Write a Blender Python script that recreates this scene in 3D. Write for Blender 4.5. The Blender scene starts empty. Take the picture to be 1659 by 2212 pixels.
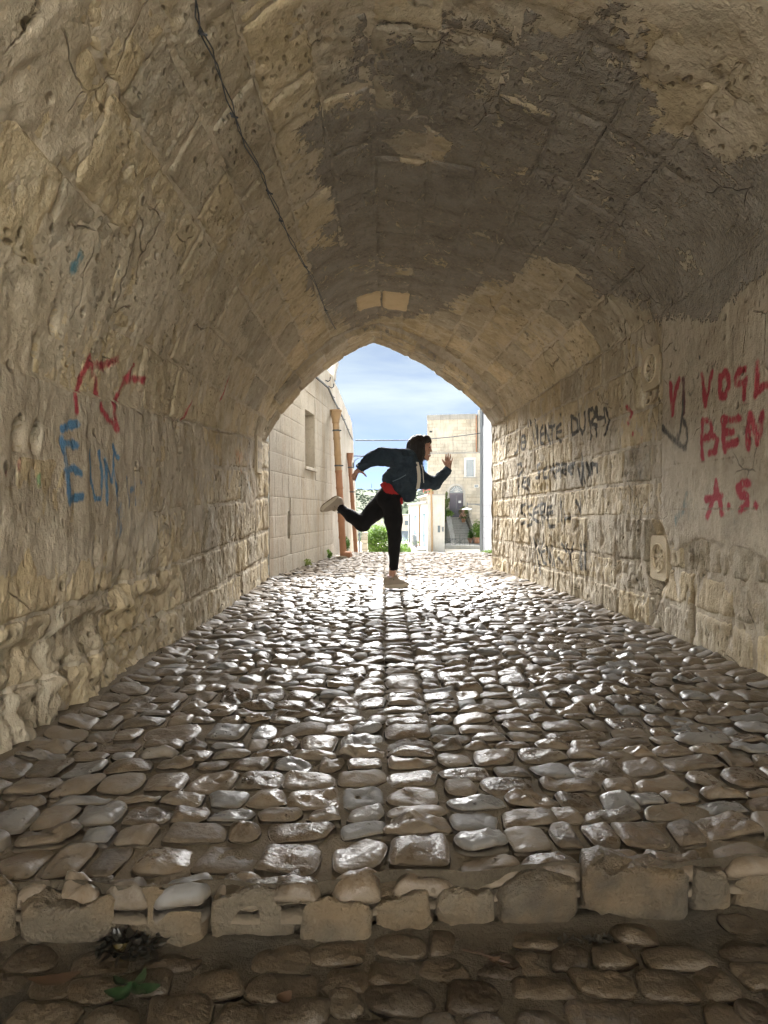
import bpy, bmesh, math, random
import numpy as np
from mathutils import Vector, Matrix

rnd = random.Random(11)
SC = bpy.context.scene
COL = SC.collection

# ------------------------------------------------------------------ camera
CAM_H = 0.73
FPX, CX, CY = 1450.0, 829.5, 1106.0          # focal length and centre, in survey units
cam_data = bpy.data.cameras.new('camera')
cam = bpy.data.objects.new('camera', cam_data)
COL.objects.link(cam)
cam.location = (0, 0, CAM_H)
cam.rotation_euler = (math.radians(90), 0, 0)
cam_data.sensor_fit = 'VERTICAL'
cam_data.sensor_height = 36.0
cam_data.lens = 36.0 * FPX / 2212.0
cam_data.clip_start = 0.02
cam_data.clip_end = 3000
SC.camera = cam

# ------------------------------------------------------------------ sky, sun, exposure
SUN_EL, SUN_AZ = math.radians(39), math.radians(351)   # azimuth clockwise from +Y
world = bpy.data.worlds.new('World'); SC.world = world; world.use_nodes = True
wn, wl = world.node_tree.nodes, world.node_tree.links
wn.clear()
wo = wn.new('ShaderNodeOutputWorld'); wb = wn.new('ShaderNodeBackground')
sky = wn.new('ShaderNodeTexSky'); sky.sky_type = 'NISHITA'; sky.sun_disc = False
sky.sun_elevation = SUN_EL; sky.sun_rotation = SUN_AZ
sky.air_density = 0.048; sky.dust_density = 0.0; sky.ozone_density = 1.0
SKY_STRENGTH = 0.05
tc = wn.new('ShaderNodeTexCoord'); mp = wn.new('ShaderNodeMapping')
mp.inputs['Scale'].default_value = (1.0, 1.0, 4.5)
mp.inputs['Rotation'].default_value = (0.0, 0.12, 0.0)
wl.new(tc.outputs['Generated'], mp.inputs['Vector'])
cn = wn.new('ShaderNodeTexNoise'); cn.inputs['Scale'].default_value = 2.3; cn.inputs['Detail'].default_value = 7
cn.inputs['Roughness'].default_value = 0.55; cn.inputs['Distortion'].default_value = 0.4
wl.new(mp.outputs['Vector'], cn.inputs['Vector'])
cr = wn.new('ShaderNodeValToRGB')
cr.color_ramp.elements[0].position = 0.42; cr.color_ramp.elements[0].color = (0, 0, 0, 1)
cr.color_ramp.elements[1].position = 0.64; cr.color_ramp.elements[1].color = (1, 1, 1, 1)
wl.new(cn.outputs['Fac'], cr.inputs['Fac'])
mx = wn.new('ShaderNodeMix'); mx.data_type = 'RGBA'
mul = wn.new('ShaderNodeMath'); mul.operation = 'MULTIPLY_ADD'; mul.inputs[1].default_value = 0.56; mul.inputs[2].default_value = 0.44
wl.new(cr.outputs['Color'], mul.inputs[0]); wl.new(mul.outputs[0], mx.inputs[0])
wl.new(sky.outputs['Color'], mx.inputs[6]); mx.inputs[7].default_value = (0.96, 1.12, 1.18, 1)
wl.new(mx.outputs[2], wb.inputs['Color']); wb.inputs['Strength'].default_value = SKY_STRENGTH
wl.new(wb.outputs[0], wo.inputs[0])

sun_d = bpy.data.lights.new('sun', 'SUN'); sun_d.energy = 2.6; sun_d.angle = math.radians(50)
sun_d.color = (1.0, 0.985, 0.965)
sun = bpy.data.objects.new('sun', sun_d); COL.objects.link(sun)
sdir = Vector((math.sin(SUN_AZ) * math.cos(SUN_EL), math.cos(SUN_AZ) * math.cos(SUN_EL), math.sin(SUN_EL)))
sun.rotation_euler = (-sdir).to_track_quat('-Z', 'Y').to_euler()
sun.location = (2, 24, 16)

SC.view_settings.view_transform = 'Standard'
SC.view_settings.look = 'None'
SC.view_settings.gamma = 1.0
SC.view_settings.use_curve_mapping = False
SC.view_settings.exposure = 4.15
SC.render.engine = 'CYCLES'
SC.cycles.use_denoising = True
SC.cycles.max_bounces = 7
SC.cycles.diffuse_bounces = 5
SC.cycles.glossy_bounces = 4
SC.cycles.caustics_reflective = True
SC.cycles.blur_glossy = 2.0
SC.cycles.caustics_refractive = False
SC.cycles.adaptive_threshold = 0.03
SC.cycles.sample_clamp_indirect = 6.0

# ------------------------------------------------------------------ small helpers
def obj(name, me, mat=None, parent=None):
    o = bpy.data.objects.new(name, me); COL.objects.link(o)
    if mat is not None and len(me.materials) == 0:
        me.materials.append(mat)
    if parent is not None:
        o.parent = parent
    return o

def tag(o, label=None, cat=None, group=None, kind=None):
    if label: o['label'] = label
    if cat: o['category'] = cat
    if group: o['group'] = group
    if kind: o['kind'] = kind
    return o

def empty(name, loc=(0, 0, 0)):
    o = bpy.data.objects.new(name, None); COL.objects.link(o)
    o.location = loc; o.empty_display_size = 0.1
    return o

def local(o, parent):
    """parent o (built in world space) under an empty that only has a location"""
    o.parent = parent
    o.matrix_parent_inverse = Matrix.Translation(-Vector(parent.location))
    return o

def part(name, me, mat, parent):
    return local(obj(name, me, mat), parent)

def mesh_np(name, verts, faces, smooth=True, attrs=None):
    """verts (N,3) array, faces (M,k) array of one k (3 or 4) or a list of such arrays"""
    me = bpy.data.meshes.new(name)
    verts = np.asarray(verts, np.float32)
    if not isinstance(faces, list): faces = [faces]
    faces = [np.asarray(f, np.int32) for f in faces if len(f)]
    nl = sum(f.size for f in faces); npoly = sum(len(f) for f in faces)
    me.vertices.add(len(verts)); me.vertices.foreach_set('co', verts.ravel())
    me.loops.add(nl); me.polygons.add(npoly)
    me.loops.foreach_set('vertex_index', np.concatenate([f.ravel() for f in faces]))
    tot = np.concatenate([np.full(len(f), f.shape[1], np.int32) for f in faces])
    st = np.concatenate([[0], np.cumsum(tot)[:-1]]).astype(np.int32)
    me.polygons.foreach_set('loop_start', st)
    me.polygons.foreach_set('use_smooth', np.full(npoly, smooth))
    if attrs:
        for k, a in attrs.items():
            a = np.asarray(a, np.float32)
            if a.ndim == 1:
                at = me.attributes.new(k, 'FLOAT', 'POINT'); at.data.foreach_set('value', a)
            else:
                at = me.attributes.new(k, 'FLOAT_COLOR', 'POINT'); at.data.foreach_set('color', a.ravel())
    me.update(calc_edges=True); me.validate()
    return me

def grid_faces(n, m, flip=False):
    i = np.arange(n - 1)[:, None] * m + np.arange(m - 1)[None, :]
    f = np.stack([i, i + m, i + m + 1, i + 1], -1).reshape(-1, 4)
    return f[:, ::-1] if flip else f

class MB:
    """collects simple shapes, build() links them as ONE mesh object"""
    def __init__(s): s.v, s.f = [], []
    def add(s, vs, fs):
        n = len(s.v); s.v += [tuple(v) for v in vs]; s.f += [tuple(i + n for i in f) for f in fs]; return s
    def box(s, c, d, M=None):
        vs = [Vector((c[0] + sx * d[0] / 2, c[1] + sy * d[1] / 2, c[2] + sz * d[2] / 2)) for sx in (-1, 1) for sy in (-1, 1) for sz in (-1, 1)]
        if M is not None: vs = [M @ v for v in vs]
        return s.add(vs, [(0, 1, 3, 2), (4, 6, 7, 5), (0, 4, 5, 1), (2, 3, 7, 6), (0, 2, 6, 4), (1, 5, 7, 3)])
    def box2(s, a, b, M=None):
        return s.box([(a[i] + b[i]) / 2 for i in range(3)], [abs(b[i] - a[i]) for i in range(3)], M)
    def tube(s, pts, r, n=8, caps=True):
        pts = [Vector(p) for p in pts]; rs = r if isinstance(r, (list, tuple)) else [r] * len(pts)
        rings = []; up = None
        for i, p in enumerate(pts):
            t = (pts[min(i + 1, len(pts) - 1)] - pts[max(i - 1, 0)]).normalized()
            if up is None: up = t.orthogonal().normalized()
            up = (up - t * up.dot(t))
            up = up.normalized() if up.length > 1e-6 else t.orthogonal().normalized()
            w = t.cross(up)
            rings.append([p + (up * math.cos(2 * math.pi * k / n) + w * math.sin(2 * math.pi * k / n)) * rs[i] for k in range(n)])
        vs = [v for ring in rings for v in ring]; fs = []
        for i in range(len(pts) - 1):
            for k in range(n):
                a, b = i * n + k, i * n + (k + 1) % n
                fs.append((a, b, b + n, a + n))
        if caps:
            fs.append(tuple(range(n - 1, -1, -1))); fs.append(tuple((len(pts) - 1) * n + k for k in range(n)))
        return s.add(vs, fs)
    def lathe(s, prof, n=20, M=None):
        vs, fs = [], []
        for r, z in prof:
            vs += [Vector((r * math.cos(2 * math.pi * k / n), r * math.sin(2 * math.pi * k / n), z)) for k in range(n)]
        if M is not None: vs = [M @ v for v in vs]
        for i in range(len(prof) - 1):
            for k in range(n):
                a, b = i * n + k, i * n + (k + 1) % n
                fs.append((a, b, b + n, a + n))
        return s.add(vs, fs)
    def mesh(s, name, smooth=False):
        me = bpy.data.meshes.new(name); me.from_pydata(s.v, [], s.f)
        me.polygons.foreach_set('use_smooth', [smooth] * len(me.polygons)); me.update()
        if smooth:
            try: me.set_sharp_from_angle(angle=math.radians(40))
            except Exception: pass
        return me
    def build(s, name, mat, parent=None, smooth=False, bevel=0.0):
        me = s.mesh(name, smooth)
        if bevel:
            bm = bmesh.new(); bm.from_mesh(me)
            bmesh.ops.bevel(bm, geom=bm.edges[:], offset=bevel, segments=1, affect='EDGES')
            bm.to_mesh(me); bm.free()
        o = obj(name, me, mat)
        if parent is not None: local(o, parent)
        return o

# ------------------------------------------------------------------ vector noise
def _hash(ix, iy, iz, seed):
    h = (ix.astype(np.uint32) * np.uint32(374761393) + iy.astype(np.uint32) * np.uint32(668265263)
         + iz.astype(np.uint32) * np.uint32(2147483647 & 0x7feb352d) + np.uint32(seed * 1013904223 & 0xffffffff))
    h = (h ^ (h >> np.uint32(13))) * np.uint32(1274126177)
    h = (h ^ (h >> np.uint32(16))) * np.uint32(0x85ebca6b)
    h ^= h >> np.uint32(15)
    return (h & np.uint32(0xffffff)).astype(np.float32) / np.float32(0x800000) - 1.0

def vnoise(P, seed=0):
    P = np.asarray(P, np.float32); I = np.floor(P); F = P - I; I = I.astype(np.int64)
    w = F * F * F * (F * (F * 6 - 15) + 10)
    out = 0
    for a in (0, 1):
        wx = w[:, 0] if a else 1 - w[:, 0]
        for b in (0, 1):
            wy = w[:, 1] if b else 1 - w[:, 1]
            for c in (0, 1):
                wz = w[:, 2] if c else 1 - w[:, 2]
                out = out + wx * wy * wz * _hash(I[:, 0] + a, I[:, 1] + b, I[:, 2] + c, seed)
    return out

def fbm(P, scale=(1, 1, 1), oct=4, seed=0, gain=0.5):
    P = np.asarray(P, np.float32) * np.asarray(scale, np.float32) + 37.3
    a, s, tot = 1.0, 0, 0
    for o in range(oct):
        s = s + a * vnoise(P, seed + o * 7); tot += a; a *= gain; P = P * 2.03 + 11.7
    return s / tot * 1.6

def sstep(a, b, x):
    t = np.clip((np.asarray(x, np.float32) - a) / (b - a), 0, 1); return t * t * (3 - 2 * t)

# ------------------------------------------------------------------ the tunnel's shape
Z0 = -0.16
X_APEX = -0.06
def xL(y): return -1.06 - 0.028 * np.clip(y, -6, 9)
def xR(y): return np.interp(y, [-6, 4.2, 5.4, 6.4, 7.6, 8.8, 11], [1.71, 1.71, 1.665, 1.59, 1.49, 1.385, 1.2])
def zL(y): return np.interp(y, [-6, 2.4, 8], [1.15, 1.16, 1.54])
def zR(y): return np.interp(y, [-6, 5.5, 8.7], [1.95, 1.95, 1.85])
def zA(y): return np.interp(y, [-6, 9], [2.82, 2.80])
def pE(y): return np.interp(y, [-6, 5, 8.6], [1.72, 1.62, 1.50])
def Y_END(x): return 7.40 + 1.28 * np.clip((x + 1.30) / 2.70, 0, 1)      # the mouth is cut askew

def _vault_raw(a, y):
    """a in 0..2, 0 left spring, 1 crown, 2 right spring"""
    p = 2.0 / pE(y); left = a <= 1
    th = np.where(left, a, 2 - a) * math.pi / 2
    c = np.clip(np.cos(th), 0, 1) ** p; s = np.clip(np.sin(th), 0, 1) ** p
    xs = np.where(left, xL(y), xR(y)); zs = np.where(left, zL(y), zR(y))
    return X_APEX + (xs - X_APEX) * c, zs + (zA(y) - zs) * s

_A = np.linspace(0, 2, 801); _X, _Z = _vault_raw(_A, np.full(801, 4.0))
_S = np.concatenate([[0], np.cumsum(np.hypot(np.diff(_X), np.diff(_Z)))])
ARC = float(_S[-1])
def u2a(u): return np.interp((u - 1) * ARC, _S, _A)
def a2u(a): return 1 + np.interp(a, _A, _S) / ARC

def surf(u, y):
    """u 0..1 left wall from below the floor up, 1..2 vault, 2..3 right wall downwards"""
    u = np.asarray(u, float); y = np.asarray(y, float)
    vx, vz = _vault_raw(u2a(np.clip(u, 1, 2)), y)
    x = np.where(u < 1, xL(y), np.where(u > 2, xR(y), vx))
    z = np.where(u < 1, Z0 + (zL(y) - Z0) * u, np.where(u > 2, zR(y) + (Z0 - zR(y)) * (u - 2), vz))
    return np.stack([x, y, z], -1)

def surf_n(u, y):
    e = 0.004
    du = surf(u + e, y) - surf(u - e, y); dy = surf(u, y + e) - surf(u, y - e)
    n = np.cross(du, dy); n /= np.linalg.norm(n, axis=-1, keepdims=True) + 1e-9
    c = np.stack([np.full_like(u, 0.2), y, np.full_like(u, 1.2)], -1)      # inwards
    return n * np.sign(np.sum((c - surf(u, y)) * n, -1, keepdims=True))

def inside(x, y, z):
    """>0 inside the passage"""
    left = x < X_APEX
    xs = np.where(left, xL(y), xR(y)); zs = np.where(left, zL(y), zR(y)); p = pE(y)
    q = np.clip((x - X_APEX) / (xs - X_APEX), 0, 3) ** p + np.clip((z - zs) / (zA(y) - zs), 0, 3) ** p
    return np.where(z > zs, 1 - q, np.where(left, x - xL(y), xR(y) - x))

def hit(px, py):
    """where a survey sight line meets the tunnel lining -> (point, u)"""
    px = np.atleast_1d(np.asarray(px, float)); py = np.atleast_1d(np.asarray(py, float))
    dx = (px - CX) / FPX; dz = -(py - CY) / FPX
    lo = np.full(px.shape, 0.3); ys = np.linspace(0.3, 9.5, 500); hi = np.full(px.shape, 9.5)
    for y in ys[::-1]:
        out = inside(dx * y, np.full(px.shape, y), CAM_H + dz * y) < 0
        hi = np.where(out, y, hi)
    lo = hi - 0.03
    for _ in range(30):
        m = (lo + hi) / 2; out = inside(dx * m, m, CAM_H + dz * m) < 0
        hi = np.where(out, m, hi); lo = np.where(out, lo, m)
    y = hi; x = dx * y; z = CAM_H + dz * y
    left = x < X_APEX
    xs = np.where(left, xL(y), xR(y)); zs = np.where(left, zL(y), zR(y)); p = pE(y)
    c = np.clip((x - X_APEX) / (xs - X_APEX), 1e-6, 1) ** (p / 2); s = np.clip((z - zs) / (zA(y) - zs), 1e-6, 1) ** (p / 2)
    th = np.arctan2(s, c) / (math.pi / 2); a = np.where(left, th, 2 - th)
    u = np.where(z > zs, a2u(a), np.where(left, (z - Z0) / (zL(y) - Z0), 2 + (zR(y) - z) / (zR(y) - Z0)))
    return np.stack([x, y, z], -1), u

def at(px, py, Y):
    return Vector(((px - CX) / FPX * Y, Y, CAM_H - (py - CY) / FPX * Y))
# ------------------------------------------------------------------ material kit
class NT:
    def __init__(s, name):
        s.m = bpy.data.materials.new(name); s.m.use_nodes = True
        s.t = s.m.node_tree; s.n = s.t.nodes; s.l = s.t.links
        s.b = s.n['Principled BSDF']
    def put(s, sock, v):
        if hasattr(v, 'is_linked') or isinstance(v, bpy.types.NodeSocket): s.l.new(v, sock)
        elif isinstance(v, (tuple, list)) and len(v) == 3 and sock.type == 'RGBA': sock.default_value = (*v, 1)
        else: sock.default_value = v
    def node(s, kind, **kw):
        n = s.n.new(kind)
        for k, v in kw.items(): setattr(n, k, v)
        return n
    def pos(s): return s.node('ShaderNodeNewGeometry').outputs['Position']
    def ocoord(s): return s.node('ShaderNodeTexCoord').outputs['Object']
    def scaled(s, v, sc, loc=(0, 0, 0)):
        n = s.node('ShaderNodeMapping'); s.put(n.inputs['Vector'], v); n.inputs['Scale'].default_value = sc; n.inputs['Location'].default_value = loc
        return n.outputs[0]
    def noise(s, v, scale, detail=5, rough=0.55, dist=0.0):
        n = s.node('ShaderNodeTexNoise'); s.put(n.inputs['Vector'], v)
        n.inputs['Scale'].default_value = scale; n.inputs['Detail'].default_value = detail
        n.inputs['Roughness'].default_value = rough; n.inputs['Distortion'].default_value = dist
        return n.outputs['Fac']
    def voro(s, v, scale, feat='F1', rnd=1.0):
        n = s.node('ShaderNodeTexVoronoi', feature=feat); s.put(n.inputs['Vector'], v); n.inputs['Scale'].default_value = scale
        n.inputs['Randomness'].default_value = rnd
        return n.outputs['Distance']
    def math(s, op, a, b=None, c=None, clamp=False):
        n = s.node('ShaderNodeMath', operation=op, use_clamp=clamp); s.put(n.inputs[0], a)
        if b is not None: s.put(n.inputs[1], b)
        if c is not None: s.put(n.inputs[2], c)
        return n.outputs[0]
    def rng(s, v, a, b, c=0.0, d=1.0, smooth=False):
        n = s.node('ShaderNodeMapRange'); n.interpolation_type = 'SMOOTHSTEP' if smooth else 'LINEAR'
        for i, x in enumerate((v, a, b, c, d)): s.put(n.inputs[i], x)
        return n.outputs[0]
    def mix(s, f, a, b, blend='MIX'):
        n = s.node('ShaderNodeMix', data_type='RGBA', blend_type=blend); s.put(n.inputs[0], f); s.put(n.inputs[6], a); s.put(n.inputs[7], b)
        return n.outputs[2]
    def hsv(s, c, h=0.5, sat=1.0, v=1.0):
        n = s.node('ShaderNodeHueSaturation'); s.put(n.inputs['Color'], c); s.put(n.inputs['Hue'], h); s.put(n.inputs['Saturation'], sat); s.put(n.inputs['Value'], v)
        return n.outputs[0]
    def attr(s, name, out='Fac'):
        return s.node('ShaderNodeAttribute', attribute_name=name).outputs[out]
    def rand(s): return s.node('ShaderNodeObjectInfo').outputs['Random']
    def bump(s, h, strength=0.5, dist=0.02, n0=None):
        n = s.node('ShaderNodeBump'); n.inputs['Strength'].default_value = strength; n.inputs['Distance'].default_value = dist
        s.put(n.inputs['Height'], h)
        if n0 is not None: s.put(n.inputs['Normal'], n0)
        return n.outputs[0]
    def done(s, color, rough=0.8, normal=None, spec=0.4, **kw):
        s.put(s.b.inputs['Base Color'], color); s.put(s.b.inputs['Roughness'], rough)
        s.put(s.b.inputs['Specular IOR Level'], spec)
        if normal is not None: s.put(s.b.inputs['Normal'], normal)
        for k, v in kw.items(): s.put(s.b.inputs[k.replace('_', ' ')], v)
        return s.m

def simple(name, col, rough=0.6, var=0.15, scale=12, spec=0.4, bump=0.0, **kw):
    k = NT(name); p = k.pos(); n = k.noise(p, scale, 4)
    c = k.mix(n, tuple(x * (1 - var) for x in col), tuple(min(1, x * (1 + var)) for x in col))
    nm = k.bump(k.noise(p, scale * 6, 4), bump, 0.01) if bump else None
    return k.done(c, rough, nm, spec, **kw)

def lining(name, c_lo, c_hi, c_stain, pit=1.0, streak=1.0, per_object=True, iso=False):
    """weathered limestone / lime plaster, with the soot skin and the paint that cover it"""
    k = NT(name); p = k.pos()
    n1 = k.noise(p, 1.7, 4, 0.6); n2 = k.noise(k.scaled(p, (6, 6, 6) if iso else (9, 9, 2.6)), 1.0, 4, 0.62, 0.5); n3 = k.noise(p, 46, 3, 0.6)
    col = k.mix(k.rng(n1, 0.3, 0.7, 0, 1, True), c_lo, c_hi)
    col = k.mix(k.rng(n2, 0.5, 0.78, 0, 0.75 * streak), col, c_stain)
    # pale lime runs
    n4 = k.noise(k.scaled(p, (3.6, 3.6, 3.6) if iso else (5, 5, 2.2), (3, 1, 7)), 1.0, 4, 0.65, 0.8)
    col = k.mix(k.rng(n4, 0.52, 0.66, 0, 0.65), col, (0.60, 0.545, 0.43))
    n5 = k.noise(p, 6.5, 3, 0.7, 0.6)
    col = k.mix(k.rng(n5, 0.50, 0.62, 0, 0.5), col, k.hsv(col, 0.5, 1.1, 0.68))
    if per_object:
        r = k.rand()
        col = k.hsv(col, 0.5, k.rng(r, 0, 1, 0.85, 1.15), k.rng(r, 0, 1, 0.80, 1.16))
    col = k.mix(k.rng(n3, 0.35, 0.65, 0, 0.35), col, k.hsv(col, 0.5, 1.05, 0.72))
    # pits
    v1 = k.voro(k.scaled(p, (1, 0.6, 1) if iso else (1, 1, 0.55)), 30)
    gate = k.rng(k.noise(p, 3.1, 3), 0.42, 0.62)
    pits = k.math('MULTIPLY', k.rng(v1, 0.10, 0.32, 1, 0), gate)
    col = k.mix(k.math('MULTIPLY', pits, 0.45 * pit), col, k.hsv(col, 0.5, 1.1, 0.45))
    big = k.math('MULTIPLY', k.rng(k.voro(k.scaled(p, (1, .6, .6), (2, 5, 3)), 15), 0.08, 0.20, 1, 0), k.rng(k.noise(p, 4.3, 2), 0.48, 0.56))
    col = k.mix(k.math('MULTIPLY', big, 0.75 * pit), col, k.hsv(col, 0.5, 1.15, 0.42))
    wp = k.node('ShaderNodeMix', data_type='VECTOR'); wp.inputs[0].default_value = 0.10; k.put(wp.inputs[4], p)
    wn_ = k.node('ShaderNodeTexNoise'); wn_.inputs['Scale'].default_value = 5.0; wn_.inputs['Detail'].default_value = 4; k.put(wn_.inputs['Vector'], p); k.l.new(wn_.outputs['Color'], wp.inputs[5])
    crk = k.math('MULTIPLY', k.rng(k.voro(wp.outputs[1], 3.4, 'DISTANCE_TO_EDGE'), 0.004, 0.014, 1, 0), k.rng(k.noise(p, 2.3, 2), 0.56, 0.63))
    col = k.mix(k.math('MULTIPLY', crk, 0.6), col, k.hsv(col, 0.5, 1.1, 0.35))
    # soot and old mortar skin on the crown
    d = k.attr('dark')
    dn = k.noise(p, 3.3, 5, 0.72, 0.7); dn2 = k.noise(p, 15, 3, 0.7)
    dv = k.math('ADD', d, k.math('ADD', k.rng(dn, 0.2, 0.8, -0.45, 0.45), k.rng(dn2, 0.2, 0.8, -0.25, 0.25)))
    dm = k.rng(dv, -0.02, 0.05)
    dcol = k.mix(k.rng(k.noise(p, 5.0, 3, 0.6), 0.35, 0.65), (0.195, 0.177, 0.152), (0.30, 0.276, 0.24))
    dcol = k.mix(k.rng(n3, 0.45, 0.7, 0, 0.4), dcol, (0.40, 0.34, 0.25))
    dm = k.math('MULTIPLY', dm, k.rng(k.noise(k.scaled(p, (1, .55, 1)), 13, 4, 0.72, 0.8), 0.60, 0.66, 1, 0))
    col = k.mix(k.math('MULTIPLY', dm, 0.93), col, dcol)
    # spray paint, worn by the grain of the wall
    pa = k.math('MULTIPLY', k.attr('paint', 'Alpha'), k.rng(k.noise(p, 7, 2, 0.6), 0.35, 0.65, 0.95, 1.22)); pc = k.attr('paint', 'Color')
    wear = k.math('ADD', k.rng(k.noise(k.scaled(p, (22, 22, 9)), 1.0, 3, 0.7), 0.3, 0.7, -0.52, 0.30), pa)
    pm = k.math('MULTIPLY', k.rng(wear, 0.22, 0.80), k.rng(pa, 0.02, 0.2))
    pm = k.math('MULTIPLY', pm, k.rng(pits, 0, 1, 1, 0.35))
    col = k.mix(k.math('MULTIPLY', pm, 0.88), col, pc)
    # relief: grain, pits, cracks
    h = k.math('ADD', k.math('MULTIPLY', k.noise(k.scaled(p, (18, 18, 18) if iso else (26, 26, 9)), 1.0, 5, 0.66), 0.9 * streak), k.math('MULTIPLY', pits, -0.8 * pit))
    h = k.math('ADD', h, k.math('MULTIPLY', k.noise(p, 75, 3, 0.7), 0.3))
    h = k.math('ADD', h, k.math('MULTIPLY', k.math('ADD', crk, big), -1.1))
    h = k.math('ADD', h, k.math('MULTIPLY', dm, k.math('MULTIPLY', k.noise(p, 30, 4, 0.75), 1.1)))
    return k.done(col, 0.88, k.bump(h, 0.85, 0.019), 0.25)

M = {}
M['tufa'] = lining('tufa', (0.41, 0.338, 0.225), (0.54, 0.463, 0.34), (0.25, 0.20, 0.14))
M['vault_tufa'] = lining('vault_tufa', (0.45, 0.375, 0.25), (0.59, 0.51, 0.37), (0.31, 0.253, 0.175), iso=True)
M['vault_plaster'] = lining('vault_plaster', (0.47, 0.40, 0.29), (0.59, 0.52, 0.40), (0.36, 0.295, 0.20), pit=0.6, streak=0.6, per_object=False, iso=True)
M['plaster'] = lining('plaster', (0.42, 0.358, 0.27), (0.54, 0.48, 0.385), (0.31, 0.255, 0.18), pit=0.5, streak=0.6, per_object=False)
M['new_brick'] = simple('new_brick', (0.62, 0.50, 0.32), 0.9, 0.08, 9, 0.2, 0.3)

def cobble_mat():
    k = NT('cobble'); p = k.pos(); r = k.rand() if False else k.attr('tone')
    n1 = k.noise(p, 7, 3, 0.6); n2 = k.noise(p, 38, 4, 0.65)
    a = k.mix(k.rng(r, 0, 1), (0.05, 0.04, 0.03), (0.18, 0.146, 0.108))
    a = k.mix(k.rng(n1, 0.35, 0.7, 0, 0.6), a, (0.12, 0.078, 0.043))
    a = k.mix(k.rng(n2, 0.45, 0.75, 0, 0.4), a, (0.20, 0.18, 0.155))
    a = k.mix(k.rng(r, 0.80, 0.83, 0, 0.8), a, (0.135, 0.138, 0.14))
    e = k.attr('edge')                                   # 0 at the crown of a stone, 1 at its foot in the mortar
    dust = k.rng(k.math('ADD', e, k.rng(k.noise(p, 16, 4), 0.3, 0.7, -0.25, 0.25)), 0.55, 0.95)
    w = k.attr('dry')                                    # dusty along the walls, polished where people walk
    dust = k.math('MAXIMUM', dust, k.math('MULTIPLY', w, k.rng(n1, 0.3, 0.65, 0.25, 0.9)))
    a = k.mix(k.math('MULTIPLY', dust, 0.8), a, (0.125, 0.10, 0.07))
    rough = k.rng(n2, 0.35, 0.7, 0.20, 0.42)
    rough = k.math('ADD', rough, k.math('MULTIPLY', dust, 0.42), clamp=True)
    rough = k.math('ADD', rough, k.math('MULTIPLY', k.attr('matt'), 0.34), clamp=True)
    h = k.math('ADD', k.math('MULTIPLY', k.noise(p, 13, 4, 0.55), 0.9), k.math('MULTIPLY', k.noise(p, 75, 4, 0.65), k.rng(r, 0, 1, 0.45, 0.10)))
    pit = k.rng(k.voro(p, 42), 0.05, 0.2, -0.5, 0)
    h = k.math('ADD', h, k.math('MULTIPLY', pit, k.rng(k.noise(p, 6, 2), 0.5, 0.6)))
    return k.done(a, rough, k.bump(h, 0.75, 0.012), 0.22)
M['cobble'] = cobble_mat()

def mortar_mat():
    k = NT('sandy_mortar'); p = k.pos()
    c = k.mix(k.noise(p, 5, 5, 0.6), (0.10, 0.079, 0.054), (0.185, 0.148, 0.104))
    c = k.mix(k.rng(k.noise(p, 120, 3, 0.7), 0.45, 0.7, 0, 0.5), c, (0.16, 0.13, 0.092))
    h = k.math('ADD', k.noise(p, 130, 4, 0.7), k.noise(p, 24, 4, 0.6))
    return k.done(c, 0.92, k.bump(h, 0.9, 0.010), 0.12)
M['mortar'] = mortar_mat()

def limestone(name, lo, hi, stain, courses=None):
    k = NT(name); p = k.pos()
    n1 = k.noise(p, 0.9, 6, 0.65); n2 = k.noise(k.scaled(p, (4.5, 4.5, 0.7)), 1.0, 6, 0.65, 0.6); n3 = k.noise(p, 22, 5, 0.65)
    c = k.mix(k.rng(n1, 0.3, 0.7), lo, hi); c = k.mix(k.rng(n2, 0.5, 0.75, 0, 0.75), c, stain)
    c = k.mix(k.rng(n3, 0.5, 0.72, 0, 0.45), c, k.hsv(c, 0.5, 1.1, 0.6))
    h = k.math('ADD', k.noise(k.scaled(p, (18, 18, 7)), 1.0, 6, 0.7), k.math('MULTIPLY', k.noise(p, 60, 4, 0.6), 0.4))
    if courses:
        b = k.node('ShaderNodeTexBrick'); k.put(b.inputs['Vector'], k.scaled(p, (1, 1, 1)))
        sep = k.node('ShaderNodeSeparateXYZ'); k.put(sep.inputs[0], p); com = k.node('ShaderNodeCombineXYZ')
        k.put(com.inputs[0], k.math('ADD', sep.outputs[0], k.math('MULTIPLY', sep.outputs[1], 0.7))); k.put(com.inputs[1], sep.outputs[2])
        k.l.new(com.outputs[0], b.inputs['Vector'])
        b.inputs['Scale'].default_value = 1.0; b.inputs['Brick Width'].default_value = courses[0]; b.inputs['Row Height'].default_value = courses[1]
        b.inputs['Mortar Size'].default_value = 0.014; b.inputs['Color1'].default_value = (0.8, 0.8, 0.8, 1); b.inputs['Color2'].default_value = (1.1, 1.1, 1.1, 1); b.inputs['Mortar'].default_value = (0.6, 0.6, 0.6, 1)
        gate = k.rng(k.noise(p, 0.7, 4), 0.40, 0.55)
        c = k.mix(k.math('MULTIPLY', gate, 0.9), c, k.mix(1.0, c, b.outputs['Color'], 'MULTIPLY'))
    return k.done(c, 0.9, k.bump(h, 0.7, 0.02), 0.2)
M['ashlar'] = limestone('ashlar', (0.38, 0.34, 0.275), (0.53, 0.485, 0.405), (0.33, 0.24, 0.15))
M['facade_tufa'] = limestone('facade_tufa', (0.46, 0.40, 0.31), (0.62, 0.58, 0.50), (0.30, 0.275, 0.24), (0.55, 0.26))
M['limewash'] = limestone('limewash', (0.46, 0.44, 0.40), (0.58, 0.57, 0.55), (0.36, 0.30, 0.22))
M['grey_stone'] = limestone('grey_stone', (0.30, 0.29, 0.27), (0.42, 0.41, 0.38), (0.2, 0.19, 0.17))
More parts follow.
